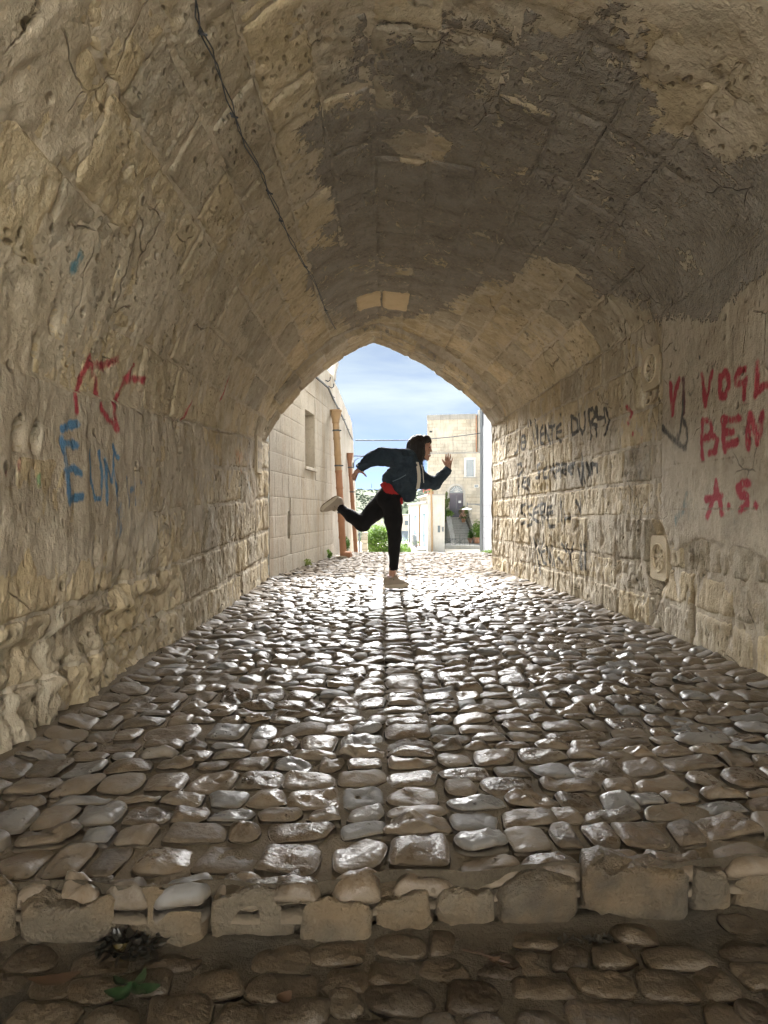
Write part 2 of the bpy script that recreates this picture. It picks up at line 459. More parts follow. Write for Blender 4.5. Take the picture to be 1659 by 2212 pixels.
M['grey_block'] = limestone('grey_block', (0.11, 0.118, 0.13), (0.175, 0.185, 0.20), (0.08, 0.08, 0.082), (0.6, 0.3))
M['bounce_pale'] = limestone('bounce_pale', (0.62, 0.60, 0.55), (0.76, 0.75, 0.72), (0.55, 0.5, 0.42))  # very pale, only for the added slope that throws sunlight into the passage
# ------------------------------------------------------------------ what covers the lining: soot skin, plaster, paint
def zoomed(x0, y0, sc, pts):
    return [((x0 + sc * a) / 1.50693, (y0 + sc * b) / 1.50693) for a, b in pts]

DARK_PX = [(663.6 + .6 * a, .6 * b) for a, b in [
    (30, 440), (45, 600), (105, 760), (130, 880), (20, 930), (80, 1100), (170, 1190), (330, 1150), (450, 1130), (540, 1060),
    (700, 1010), (830, 930), (960, 960), (1080, 1070), (1200, 1130), (1290, 1150), (1480, 1160), (1560, 1060), (1640, 950),
    (1659, 580), (1530, 600), (1450, 560), (1340, 450), (1280, 340), (1190, 230), (1130, 120), (1110, 20), (1040, 30),
    (980, 110), (920, 170), (820, 130), (700, 100), (560, 170), (440, 150), (330, 80), (260, 110), (210, 160), (215, 400), (100, 430)]]
_dp, _du = hit([p[0] for p in DARK_PX], [p[1] for p in DARK_PX])
DARK_POLY = np.stack([_du * ARC, _dp[:, 1]], -1)
_k = [17, 18, 19]                                   # carry the skin on past the camera's reach on the right
DARK_POLY[18] += (0.0, -0.6); DARK_POLY[19] += (0.0, -0.5)

def poly_sd(Q, poly):
    """signed distance, positive inside"""
    d = np.full(len(Q), 1e9); ins = np.zeros(len(Q), bool); n = len(poly)
    for i in range(n):
        a, b = poly[i], poly[(i + 1) % n]; e = b - a; w = Q - a
        t = np.clip((w @ e) / (e @ e + 1e-12), 0, 1); d = np.minimum(d, np.hypot(*(w - t[:, None] * e).T))
        c = ((a[1] > Q[:, 1]) != (b[1] > Q[:, 1]))
        xx = a[0] + (Q[:, 1] - a[1]) / (b[1] - a[1] + 1e-12) * e[0]
        ins ^= c & (Q[:, 0] < xx)
    return np.where(ins, d, -d)

_db = [(663.6 + .6 * a, .6 * b, r, v) for a, b, r, v in [
    (405, 530, .15, -2.2), (620, 855, .16, -0.6), (700, 330, .20, -0.45), (850, 250, .15, -0.4), (380, 985, .12, -0.6), (760, 640, .10, -0.3),
    (500, 60, .10, 0.6), (770, 1190, .17, 0.7), (900, 1050, .22, -0.4), (1230, 840, .09, -0.4), (1400, 940, .16, -0.45), (1000, 870, .20, 0.2),
    (640, 760, .15, 0.2), (560, 960, .2, -0.25), (440, 640, .12, 0.2), (1250, 470, .1, -.3), (650, 1180, .15, 0.35)]]
_dbp, _dbu = hit([b[0] for b in _db], [b[1] for b in _db])

def dark_of(P, u):
    Q = np.stack([u * ARC, P[:, 1]], -1)
    d = np.clip(poly_sd(Q, DARK_POLY) * 3.0, -1, 0.45)
    for (x, y, r, v), c in zip(_db, _dbp):
        d = d + v * np.exp(-np.sum((P - c) ** 2, -1) / (r * r))
    return d

RED, DRED, BLK, BLUE, TEAL, ORG, GRN = (0.36, 0.012, 0.042), (0.23, 0.012, 0.03), (0.035, 0.04, 0.042), (0.04, 0.17, 0.33), (0.13, 0.20, 0.20), (0.48, 0.17, 0.05), (0.03, 0.22, 0.09)
STROKES = []                                        # (rgb, radius, strength, 3D points)
def stroke(region, rgb, r, a, *pts):
    q = zoomed(*region, pts); P, _ = hit([p[0] for p in q], [p[1] for p in q])
    if len(P) == 1: P = np.concatenate([P, P + 0.001])
    STROKES.append((rgb, r, a, P))
def ring_pts(cx, cy, rx, ry, a0=0, a1=360, n=11):
    return [(cx + rx * math.cos(math.radians(a0 + (a1 - a0) * i / (n - 1))), cy + ry * math.sin(math.radians(a0 + (a1 - a0) * i / (n - 1)))) for i in range(n)]

R3 = (2050, 1050, .3165); R1 = (1640, 1270, .2893); R2 = (1640, 1560, .3376); R4 = (0, 1100, .3617); R5 = (0, 700, .4219); R6 = (700, 1350, .2486); R0 = (0, 1000, .663)
W = .019
# VI
stroke(R3, RED, W, 1, (432, 640), (460, 940)); stroke(R3, RED, W, 1, (460, 900), (490, 700), (525, 580)); stroke(R3, (0.07, 0.008, 0.02), W, 1, (568, 580), (572, 930))
# VOGL
stroke(R3, RED, W, 1, (760, 530), (808, 850)); stroke(R3, RED, W, 1, (808, 850), (845, 640), (872, 500))
stroke(R3, RED, W, 1, (962, 560), (955, 680), (965, 760), (1010, 760), (1050, 660), (1045, 560), (1005, 510), (962, 560))
stroke(R3, RED, W, 1, (1220, 480), (1150, 500), (1115, 580), (1140, 640), (1200, 620), (1240, 580)); stroke(R3, RED, W, 1, (1240, 590), (1215, 680), (1215, 770))
stroke(R3, RED, W, 1, (1340, 410), (1345, 560), (1325, 740)); stroke(R3, RED, W, 1, (1325, 720), (1390, 665), (1440, 640))
# BEN
stroke(R3, RED, W, 1, (785, 1010), (775, 1200), (780, 1390)); stroke(R3, RED, W, .85, (785, 1010), (850, 1010), (875, 1080), (850, 1160), (790, 1190))
stroke(R3, RED, W, 1, (790, 1190), (880, 1160), (930, 1210), (910, 1320), (840, 1350)); stroke(R3, RED, W, .6, (800, 1200), (850, 1195))
stroke(R3, RED, W, 1, (1000, 985), (1000, 1180), (1010, 1310)); stroke(R3, RED, W, 1, (985, 995), (1090, 1000), (1180, 985)); stroke(R3, RED, W, 1, (1000, 1130), (1100, 1125)); stroke(R3, RED, W, 1, (1010, 1260), (1130, 1230))
stroke(R3, RED, W, 1, (1275, 950), (1250, 1130), (1248, 1290)); stroke(R3, RED, W, 1, (1275, 950), (1310, 1090), (1350, 1230)); stroke(R3, RED, W, 1, (1350, 1230), (1375, 1090), (1390, 940))
# A.S.
stroke(R3, RED, W, 1, (915, 1640), (900, 1770), (860, 1890), (820, 1990)); stroke(R3, RED, W, 1, (915, 1640), (950, 1800), (975, 1970)); stroke(R3, RED, W, 1, (810, 1820), (890, 1800), (970, 1780)); stroke(R3, RED, W, 1, (1040, 1890))
stroke(R3, RED, W, 1, (1255, 1660), (1190, 1640), (1130, 1700), (1150, 1770), (1230, 1790), (1235, 1870), (1160, 1930)); stroke(R3, RED, W, 1, (1325, 1880))
# black mark and pencilled signs on the plaster
stroke(R3, BLK, .017, .8, (570, 760), (565, 930), (550, 1060), (520, 1200)); stroke(R3, BLK, .02, .75, (350, 1075), (440, 1170), (530, 1250), (600, 1300))
stroke(R3, BLK, .015, .75, (575, 1000), (610, 1080), (620, 1200), (600, 1290)); stroke(R3, BLK, .012, .6, (500, 1060), (510, 1160)); stroke(R3, BLK, .009, .5, *ring_pts(645, 640, 35, 100, -110, 130)); stroke(R3, BLK, .008, .45, (490, 1200), (490, 1430))
for seg in [[(555, 170), (558, 480)], [(600, 240), (600, 380)], [(600, 240), (640, 235)], [(600, 310), (635, 300)], [(600, 380), (640, 370)], [(715, 190), (720, 320)], [(715, 190), (745, 190), (745, 245), (718, 255), (750, 320)], [(840, 150), (810, 220), (815, 300), (860, 310)]]:
    stroke(R3, (0.2, 0.16, 0.11), .006, .42, *seg)
for seg in [[(885, 470), (905, 410), (915, 465)], [(888, 445), (915, 440)], [(932, 425)], [(935, 460)], [(958, 380), (972, 420), (958, 475)], [(728, 340), (745, 350), (732, 360), (745, 372), (728, 382)], [(870, 410), (873, 470)]]:
    stroke(R3, BLK, .006, .62, *seg)
for seg in [[(560, 480), (870, 425)], [(720, 935), (900, 905), (1260, 830)], [(460, 1455), (640, 1445), (1000, 1400), (1340, 1370)], [(890, 640), (885, 850)], [(680, 1480), (680, 1640)], [(450, 1920), (1300, 1915)], [(1220, 850), (1220, 1000)]]:
    stroke(R3, (0.17, 0.13, 0.09), .006, .5, *seg)                       # scored joints in the plaster
stroke(R3, (0.2, 0.16, 0.11), .005, .45, *ring_pts(503, 1640, 52, 122))
stroke(R3, TEAL, .024, .6, (660, 1740), (640, 1830), (580, 1900), (520, 1980), (480, 2050)); stroke(R3, TEAL, .02, .55, (610, 1760), (590, 1850)); stroke(R3, TEAL, .009, .45, (625, 1900), (622, 2030)); stroke(R3, TEAL, .018, .3, (1080, 1930), (1110, 2050))
stroke(R1, RED, .02, .7, (1400, 200), (1440, 260), (1410, 310)); stroke(R1, RED, .014, .6, (1385, 360), (1390, 390)); stroke(R1, RED, .015, .7, (1445, 490)); stroke(R1, RED, .008, .35, (1590, 270), (1560, 370), (1545, 620))
# the worn black writing
B_ = .0155
def black(region, *segs, a=.85):
    a = 1.15
    for s in segs: stroke(region, BLK, B_, a, *s)
black(R1, ring_pts(215, 590, 28, 80), [(195, 590), (245, 580)], [(160, 600), (170, 660), (135, 715)], [(255, 340), (262, 400)], [(290, 340), (300, 400)], [(320, 440), (345, 600)],
      [(345, 330), (365, 480), (390, 630)], [(370, 395), (385, 620)], [(430, 400), (405, 470), (415, 600), (450, 600)], [(410, 500), (445, 490)], [(465, 620), (460, 390), (515, 610), (505, 380)],
      [(540, 600), (545, 420)], [(505, 420), (580, 395)], [(640, 380), (590, 440), (590, 520), (640, 580)], [(595, 480), (640, 465)],
      [(755, 290), (765, 510)], [(755, 290), (815, 340), (830, 450), (765, 505)], [(840, 270), (850, 430), (880, 490), (905, 430), (905, 250)], [(940, 230), (965, 550)], [(940, 230), (1000, 205), (1025, 290), (950, 380)], [(955, 380), (1030, 390), (1045, 520)],
      [(1030, 200), (1035, 300)], [(1040, 320), (1110, 310)], [(1120, 210), (1140, 360)], [(1150, 210), (1190, 340), (1165, 440), (1140, 500)], [(640, 270), (650, 310)])
black(R1, [(155, 835), (170, 1170)], [(155, 840), (200, 830), (215, 900), (165, 970)], [(250, 980), (210, 990), (205, 1080), (255, 1110)], [(210, 1040), (250, 1030)], [(270, 1160), (265, 1000), (295, 985), (290, 1040), (270, 1060), (300, 1080)],
      [(410, 830), (365, 850), (375, 920), (410, 930), (400, 985), (365, 985)], [(470, 870), (440, 900), (450, 985), (480, 985)], [(500, 980), (510, 850), (530, 930), (550, 840), (565, 970)], [(590, 1010), (590, 830), (625, 840), (630, 900), (595, 920)],
      [(650, 980), (650, 830), (690, 840), (690, 900), (660, 910), (700, 960)], [(800, 825), (740, 840), (725, 900), (770, 945)], [(730, 880), (780, 870)],
      [(865, 710), (880, 850)], [(840, 880), (885, 1060), (895, 830), (915, 1040)], [(930, 810), (965, 950), (980, 830)], [(990, 830), (1000, 940)], [(990, 830), (1060, 840), (1065, 920)], a=.8)
black(R2, [(205, 240), (165, 260), (165, 320), (200, 350), (205, 410), (170, 430)], [(270, 250), (225, 270), (230, 330), (265, 350), (265, 430), (225, 450)], [(340, 250), (285, 290), (280, 380), (330, 410)], [(285, 330), (335, 315)],
      [(355, 240), (370, 470)], [(355, 240), (390, 240), (395, 300), (360, 330), (400, 400)], [(470, 255), (420, 275), (425, 370), (440, 460), (485, 455)], [(425, 330), (475, 315)], [(548, 190), (555, 400)], [(578, 200), (585, 420)], [(585, 390), (625, 375)], [(700, 210), (745, 330), (740, 200)], a=.7)
black(R2, [(245, 560), (265, 700), (295, 880)], [(285, 560), (310, 720), (350, 910)], [(310, 580), (340, 730), (355, 920)], [(375, 600), (350, 680), (370, 800), (410, 820)], [(355, 705), (395, 690)], [(405, 650), (440, 800)], [(430, 680), (470, 830)], [(455, 650), (490, 850)],
      [(560, 620), (600, 700)], [(600, 620), (640, 740), (675, 620)], [(640, 740), (660, 820)], [(520, 760), (560, 800)], [(740, 640), (745, 860)], [(790, 640), (790, 860)], a=.62)
stroke(R2, BLK, .16, .40, (700, 430), (760, 720)); stroke(R2, BLK, .10, .34, (450, 420), (480, 700))
# left wall: red and blue
V = .017
stroke(R4, RED, V, .95, (670, 650), (655, 500), (700, 370), (790, 190)); stroke(R4, RED, V, .9, (800, 240), (840, 370), (855, 480)); stroke(R4, RED, V, .8, (800, 240), (930, 250), (1060, 190))
stroke(R4, RED, V, .9, (900, 610), (950, 700), (1040, 820)); stroke(R4, RED, .013, .85, (1035, 800), (1015, 590), (1100, 410), (1210, 250)); stroke(R4, RED, V, .85, (1110, 380), (1200, 370), (1290, 380)); stroke(R4, RED, .02, .45, (1430, 480)); stroke(R4, RED, .012, .45, (1640, 730), (1659, 650))
stroke(R4, DRED, .016, .5, (40, 1220)); stroke(R4, DRED, .02, .38, (130, 1160), (200, 1140)); stroke(R4, GRN, .014, .6, (345, 1250), (355, 1330)); stroke(R4, GRN, .012, .45, (355, 1410))
stroke(R0, RED, .010, .75, (1120, 340), (1085, 460)); stroke(R0, RED, .010, .7, (935, 455), (895, 550)); stroke(R0, RED, .025, .4, (775, 415))
stroke(R4, BLUE, 0.0144, 1.00, (555, 820), (610, 785), (680, 770)); stroke(R4, BLUE, 0.0160, 1.00, (550, 930), (575, 1150), (595, 1300), (610, 1470)); stroke(R4, BLUE, 0.0144, 1.00, (550, 950), (670, 965)); stroke(R4, BLUE, 0.0144, 1.00, (570, 1185), (640, 1175), (700, 1220)); stroke(R4, BLUE, 0.0144, 1.00, (605, 1450), (720, 1430))
stroke(R4, BLUE, 0.0104, 1.00, (790, 1030), (800, 1250), (850, 1440), (900, 1450), (910, 1250), (880, 1030)); stroke(R4, BLUE, 0.0104, 0.95, (935, 1100), (940, 1500)); stroke(R4, BLUE, 0.0104, 0.95, (930, 1100), (990, 1300), (1020, 1060)); stroke(R4, BLUE, 0.0112, 1.00, (1015, 970), (1050, 1080)); stroke(R4, BLUE, 0.0112, 0.80, (1010, 1200), (1030, 1560))
stroke(R4, BLUE, 0.0096, 0.75, (1130, 1250), (1140, 1520)); stroke(R4, BLUE, 0.0144, 0.80, (1170, 1370), (1210, 1340)); stroke(R4, BLUE, 0.0096, 0.70, (1205, 1250), (1215, 1500)); stroke(R4, BLUE, 0.0112, 0.65, (1260, 1300)); stroke(R4, BLUE, 0.0080, 0.60, (1305, 1150), (1310, 1240)); stroke(R4, BLUE, 0.0480, 0.40, (1050, 1500), (1050, 1720))
stroke(R5, (0.05, 0.20, 0.27), .022, .8, (540, 400), (600, 310)); stroke(R5, TEAL, .03, .25, (620, 280), (760, 190))
stroke(R6, ORG, .05, .38, (270, 540), (360, 560)); stroke(R6, ORG, .025, .55, (345, 650), (345, 750)); stroke(R6, ORG, .018, .4, (425, 520), (430, 770)); stroke(R6, (.1, .28, .42), .022, .5, (440, 840), (450, 1030)); stroke(R6, (.1, .28, .42), .014, .3, (365, 820), (290, 850))

def paint_of(P):
    A = np.zeros(len(P), np.float32); C = np.full((len(P), 3), 0.3, np.float32); best = np.full(len(P), 1e9, np.float32)
    for rgb, r, a, S in STROKES:
        lo, hi = S.min(0) - 0.14 - r, S.max(0) + 0.14 + r
        idx = np.nonzero(np.all((P > lo) & (P < hi), 1))[0]
        if not len(idx): continue
        Q = P[idx]; d = np.full(len(Q), 1e9)
        for i in range(len(S) - 1):
            e = S[i + 1] - S[i]; w = Q - S[i]; t = np.clip((w @ e) / (e @ e + 1e-12), 0, 1)
            d = np.minimum(d, np.linalg.norm(w - t[:, None] * e, axis=1))
        al = a * (1 - sstep(r * 0.35, r * 1.9, d))
        rel = (d / r).astype(np.float32)
        up = (rel < best[idx]); j = idx[up]; best[j] = rel[up]; C[j] = rgb
        A[idx] = np.maximum(A[idx], al)
    return np.concatenate([C, A[:, None]], 1)

# plaster thickness, as a field over the lining
_pb = [(235, 425, .17, -1.1), (480, 270, .20, -1.0), (80, 480, .2, -0.7), (450, 470, .16, -0.9), (430, 560, .16, -0.7), (600, 480, .22, -0.8), (330, 250, .2, -0.4), (560, 330, .25, -0.6), (700, 180, .3, -0.7),
       (320, 600, .25, 0.4), (150, 620, .3, 0.5), (250, 100, .5, 0.6), (640, 680, .2, -0.3), (400, 650, .2, 0.3), (60, 1000, .2, 0.2), (420, 1180, .2, -0.5), (180, 1000, .3, 0.4), (1450, 150, .5, 0.5), (1300, 200, .12, 0.5), (1250, 760, .2, 0.4), (1330, 730, .2, 0.6)]
_pbp, _pbu = hit([b[0] for b in _pb], [b[1] for b in _pb])
def plaster_of(P, u):
    y, z = P[:, 1], P[:, 2]; m = np.zeros(len(P))
    lw = u < 1; rw = u > 2; v = ~(lw | rw)
    m += lw * (0.35 - 0.75 * sstep(.62, .30, z) - 0.55 * sstep(3.6, 5.2, y))
    m += v * (np.where(u < 1.44, 0.10 - 0.45 * sstep(3.4, 5.5, y) - 0.45 * sstep(1.10, 1.24, u), -0.55) + 0.7 * sstep(2.9, 2.3, y) * (u > 1.4))
    m += rw * (-0.55)
    pan = sstep(4.13, 4.07, y) * np.where(rw, sstep(.50, .62, z + 0.05 * np.sin(y * 5)), np.where(v, sstep(1.86, 1.93, u) * 0.9, 0))
    m += pan * 1.7
    for (a, b, r, w), c in zip(_pb, _pbp):
        m = m + w * np.exp(-np.sum((P - c) ** 2, -1) / (r * r))
    m += (0.55 * fbm(P, (2.6, 2.6, 2.6), 5, 5) + 0.22 * fbm(P, (11, 11, 7), 4, 6)) * (1 - 0.8 * pan)
    return np.clip(m, -1, 1)

def relief(P, u):
    x, y, z = P.T; lw = u < 1; rw = u > 2; wall = lw | rw
    r = 0.009 * fbm(P, (1.4, 1.4, 1.4), 2, 1) + 0.0022 * fbm(P, (9, 9, 9), 3, 2)
    pan = (y < 4.13) & ((rw & (z > .55)) | ((u > 1.9) & (u <= 2)))
    fl = fbm(P, (17, 13, 4.5), 4, 3)
    r = r + wall * 0.006 * fl * np.where(pan, 0.15, 1)
    r = r - rw * (y > 4.1) * 0.007 * sstep(.12, .5, fbm(P, (24, 17, 3.2), 3, 15)) - lw * (y > 3.2) * 0.008 * sstep(.15, .5, fbm(P, (24, 17, 4.0), 3, 16))
    r = r + (~wall) * 0.0045 * fbm(P, (14, 11, 14), 4, 4)
    # the hollowed foot of the left wall
    w = lw * sstep(.50, .22, z) * sstep(4.4, 3.0, y)
    r = r + w * (0.048 * (np.abs(fbm(P, (8, 8, 5.5), 4, 8)) - 0.38) + 0.012 * fbm(P, (34, 34, 26), 3, 17)) - lw * 0.045 * sstep(.335, .30, z + 0.02 * np.sin(y * 9)) * sstep(3.75, 3.45, y)
    pk = sstep(.18, .55, fbm(P, (6.5, 6.5, 3.0), 3, 9))
    r = r - lw * 0.022 * pk * sstep(.72, .50, z) * sstep(4.8, 3.6, y)
    pk2 = sstep(.30, .6, fbm(P, (8, 8, 4.0), 3, 12))
    r = r - rw * 0.014 * pk2 * sstep(.75, .45, z)
    return r * np.where(pan, 0.55, 1)

def holes(P):
    """old beam and peg holes"""
    r = 0
    for c, rad, dep in _holes:
        r = r - dep * (1 - sstep(rad * .6, rad, np.linalg.norm((P - c) * np.array([1, .8, .55]), axis=1)))
    return r
_hp = [(38, 940, .030, .05), (78, 945, .033, .05), (112, 690, .024, .03), (72, 745, .022, .03), (390, 965, .022, .03), (995, 150, .03, .02), (705, 95, .022, .02), (455, 62, .018, .02), (1230, 1120, .03, .03), (205, 1195, .03, .03), (1403, 796, .15, .035), (1420, 1205, .15, .035)]
_hh, _ = hit([h[0] for h in _hp], [h[1] for h in _hp])
_holes = [(c, h[2], h[3]) for c, h in zip(_hh, _hp)]

# ------------------------------------------------------------------ tunnel: plaster and mortar sheets + single blocks
tunnel_vault = tag(empty('tunnel_vault', (0.2, 4.5, 2.8)), 'pointed barrel vault of tufa blocks with a large dark soot patch', 'vault')
wall_l = tag(empty('tunnel_wall', (-1.15, 4.5, 0)), 'left tunnel wall with blue and red graffiti and hollowed foot', 'wall')
wall_r = tag(empty('tunnel_wall', (1.6, 4.5, 0)), 'right tunnel wall with red graffiti and two round vents', 'wall')

def sheet(u0, u1, nu, nv, y0=1.15):
    U, Vv = np.meshgrid(np.linspace(u0, u1, nu), np.linspace(0, 1, nv), indexing='ij')
    u = U.ravel(); v = Vv.ravel()
    xe = surf(u, np.full(u.shape, 8.0))[:, 0]
    ye = Y_END(xe) - np.where((u > 1.0) & (u < 2.0), 0.30, 0.0)
    y = y0 + (ye - y0) * v
    P = surf(u, y); N = surf_n(u, y)
    m = plaster_of(P, u)
    off = np.where(u > 2, -0.004, -0.007) + 0.004 * fbm(P, (4, 4, 4), 2, 14) + 0.012 * sstep(-.08, .08, m) + 0.004 * np.clip(m, 0, 1) + relief(P, u) + holes(P) + 0.003 * fbm(P, (30, 30, 20), 3, 13)
    Q = P + N * off[:, None]
    return mesh_np('sheet', Q, grid_faces(nu, nv), True, {'dark': dark_of(P, u), 'paint': paint_of(P)})

part('plaster', sheet(0, 1, 118, 560), M['plaster'], wall_l)
part('plaster', sheet(1, 2, 300, 520), M['vault_plaster'], tunnel_vault)
part('plaster', sheet(2, 3, 178, 640), M['plaster'], wall_r)

def block_mesh(u0, u1, y0, y1, lift, step=0.021, du=None):
    pu = surf(np.array([u0, u1]), np.array([(y0 + y1) / 2] * 2)); L = np.linalg.norm(pu[1] - pu[0]); B = y1 - y0
    nu = max(5, int(L / step) + 1); nv = max(5, int(B / step) + 1)
    su = np.concatenate([[0], np.linspace(0, 1, nu), [1]]); sv = np.concatenate([[0], np.linspace(0, 1, nv), [1]])
    skirt_u = np.zeros(nu + 2); skirt_u[[0, -1]] = 1; skirt_v = np.zeros(nv + 2); skirt_v[[0, -1]] = 1
    SU, SV = np.meshgrid(su, sv, indexing='ij'); K = np.maximum(skirt_u[:, None], skirt_v[None, :]).ravel()
    su, sv = SU.ravel(), SV.ravel()
    ed = np.minimum(np.minimum(su, 1 - su) * L, np.minimum(sv, 1 - sv) * B)
    u = u0 + (u1 - u0) * su; y = y0 + (y1 - y0) * sv
    P0 = surf(u, y)
    wob = fbm(P0, (9, 9, 9), 3, 21) * 0.006
    u = u + np.where(np.abs(su - .5) > .3, wob / max(L, .05) * (u1 - u0), 0); y = y + np.where(np.abs(sv - .5) > .3, fbm(P0, (9, 9, 9), 3, 22) * 0.006, 0)
    P = surf(u, y); N = surf_n(u, y)
    rd = 0.011 + 0.006 * fbm(P, (8, 8, 8), 2, 23)
    t = np.clip(ed / np.maximum(rd, .004), 0, 1)
    drop = 0.013 * (1 - np.sqrt(np.clip(1 - (1 - t) ** 2, 0, 1)))
    off = lift - drop + relief(P, u) + holes(P) + 0.004 * fbm(P, (26, 26, 14), 4, 24) - 0.012 * sstep(.3, .7, fbm(P, (15, 15, 10), 3, 25))
    off = off - K * 0.03
    return P + N * off[:, None], grid_faces(nu + 2, nv + 2), P, u

def add_block(name, parent, u0, u1, y0, y1, lift, mat=None):
    fine = (u0 >= 2 and y1 > 4.0) or (u1 <= 1.3 and y0 < 5)
    Q, F, P, u = block_mesh(u0, u1, y0, y1, lift, .0125 if fine else .021)
    vault = parent is tunnel_vault
    me = mesh_np(name, Q, F, True, {'dark': dark_of(P, u) + (rnd.choice((-.25, -.15, -.05, 0, .1, .2, .25, .3)) if vault else 0), 'paint': paint_of(P)})
    return part(name, me, mat or M['vault_tufa' if vault else 'tufa'], parent)

def courses(name, parent, ub, yend_fn, y0=1.2, lo=.42, hi=.66, gap=0.010):
    for i in range(len(ub) - 1):
        a, b = ub[i], ub[i + 1]
        ye = yend_fn((a + b) / 2); y = y0 - rnd.uniform(0, .4)
        pu = surf(np.array([a, b]), np.array([4.0, 4.0])); gu = gap / 2 / np.linalg.norm(pu[1] - pu[0]) * (b - a)
        while y < ye - .05:
            n = y + rnd.uniform(lo, hi)
            if n > ye - .22: n = ye
            ya = max(y, y0)
            if n - ya > .08:
                add_block(name, parent, a + gu, b - gu, ya + gap / 2, n - gap / 2, rnd.uniform(-.003, .007))
            y = n

def jitter_levels(a, b, n, j):
    return [a] + [a + (b - a) * (i + rnd.uniform(-j, j)) / n for i in range(1, n)] + [b]

def _ye_v(u): return float(Y_END(surf(np.array([u]), np.array([8.0]))[0, 0])) - 0.35
courses('vault_block', tunnel_vault, jitter_levels(1, 2, 14, .12), _ye_v)
courses('wall_block', wall_l, jitter_levels(.05, 1, 5, .10), lambda u: 7.40)
courses('wall_block', wall_r, jitter_levels(2, 2.97, 8, .12), lambda u: 8.66)

# two fresh bricks let into the crown
for (xa, ya), (xb, yb), rot in (((770, 632), (822, 664), 0), ((826, 630), (882, 668), 0)):
    P, u = hit([xa, xb], [(ya + yb) / 2 + 3] * 2); Pm, um = hit([(xa + xb) / 2] * 2, [ya, yb])
    o = add_block('new_brick', tunnel_vault, min(u), max(u), min(Pm[:, 1]), max(Pm[:, 1]), .016, M['new_brick'])

# ------------------------------------------------------------------ the arch of the mouth
portal = tag(empty('portal_arch', (0, 8.2, 1.6)), 'pale pointed stone arch framing the bright tunnel mouth', 'arch')
def arch_pt(a):
    """a 0..2 along the intrados of the mouth"""
    a = np.asarray(a, float); left = a <= 1; p = np.where(left, 2 / 1.27, 2 / 1.36); th = np.where(left, a, 2 - a) * math.pi / 2
    c = np.clip(np.cos(th), 0, 1) ** p; s = np.clip(np.sin(th), 0, 1) ** p
    xs = np.where(left, -1.31, 1.41); zs = np.where(left, 1.50, 1.82)
    return -0.13 + (xs + 0.13) * c, zs + (2.727 - zs) * s
_a = np.linspace(0, 2, 600); _ax, _az = arch_pt(_a); _as = np.concatenate([[0], np.cumsum(np.hypot(np.diff(_ax), np.diff(_az)))]); ARC2 = _as[-1]
def arch_s(s): return np.interp(s * ARC2, _as, _a)
def arch_surf(s, w):
    """s 0..1 along the arch, w metres back from the mouth"""
    x, z = arch_pt(arch_s(s)); return np.stack([x, Y_END(x) - w, z], -1)
def arch_n(s, w):
    e = .004; d = arch_surf(np.clip(s + e, 0, 1), w) - arch_surf(np.clip(s - e, 0, 1), w)
    n = np.stack([d[:, 2], np.zeros(len(d)), -d[:, 0]], -1); n /= np.linalg.norm(n, axis=1, keepdims=True) + 1e-9
    return n
def arch_sheet(off, depth):
    S_, W_ = np.meshgrid(np.linspace(0, 1, 160), np.linspace(0, depth, 40), indexing='ij'); s, w = S_.ravel(), W_.ravel()
    P = arch_surf(s, w); Q = P + arch_n(s, w) * (off + 0.008 * fbm(P, (5, 5, 5), 4, 31))[:, None]
    return mesh_np('mortar', Q, grid_faces(160, 40), True, {'dark': np.full(len(P), -1.0), 'paint': np.zeros((len(P), 4))})
part('arch_mortar', arch_sheet(-0.010, 0.62), M['plaster'], portal)
sb = [0]
while sb[-1] < .97: sb.append(sb[-1] + rnd.uniform(.075, .115))
sb = [s / sb[-1] for s in sb]
for row, (w0, w1) in enumerate(((0, .30), (.306, .62))):
    for i in range(len(sb) - 1):
        a, b = sb[i], sb[i + 1]
        if row: a, b = a + .02, min(1, b + .02)
        nu, nv = 16, 14
        su = np.concatenate([[0], np.linspace(0, 1, nu), [1]]); sv = np.concatenate([[0], np.linspace(0, 1, nv), [1]])
        SU, SV = np.meshgrid(su, sv, indexing='ij'); K = np.zeros((nu + 2, nv + 2)); K[[0, -1]] = 1; K[:, [0, -1]] = 1; K = K.ravel()
        su, sv = SU.ravel(), SV.ravel(); L = (b - a) * ARC2; B = w1 - w0
        ed = np.minimum(np.minimum(su, 1 - su) * L, np.minimum(sv, 1 - sv) * B)
        s = a + .0015 + (b - a - .003) * su; w = w0 + .001 + B * sv
        P = arch_surf(s, w)
        t = np.clip(ed / .014, 0, 1); off = rnd.uniform(-.002, .012) - .014 * (1 - np.sqrt(1 - (1 - t) ** 2)) - K * .05 + 0.009 * fbm(P, (6, 6, 6), 4, 32) + 0.004 * fbm(P, (24, 24, 24), 3, 33)
        Q = P + arch_n(s, w) * off[:, None]
        me = mesh_np('voussoir', Q, grid_faces(nu + 2, nv + 2), True, {'dark': np.where(row and .42 < (a + b) / 2 < .8, -.12, -.7) + np.zeros(len(P)), 'paint': np.zeros((len(P), 4))})
        part('voussoir', me, M['tufa'], portal)
# outer face of the arch and jamb of the right pillar
s = np.linspace(0, 1, 90); P = arch_surf(s, -0.004); Nn = arch_n(s, 0)
outer = P - Nn * 1.1; outer[:, 2] = np.maximum(outer[:, 2], P[:, 2]); mid = P - Nn * 0.01
part('portal_face', mesh_np('portal_face', np.concatenate([mid, outer]), grid_faces(2, 90)), M['ashlar'], portal)
# step between vault and arch
Pi = arch_surf(s, .62); Po = Pi - arch_n(s, .62) * .35
part('arch_shoulder', mesh_np('arch_shoulder', np.concatenate([Pi - arch_n(s, .62) * .006, Po]), grid_faces(2, 90), True, {'dark': np.full(180, -.5), 'paint': np.zeros((180, 4))}), M['plaster'], portal)

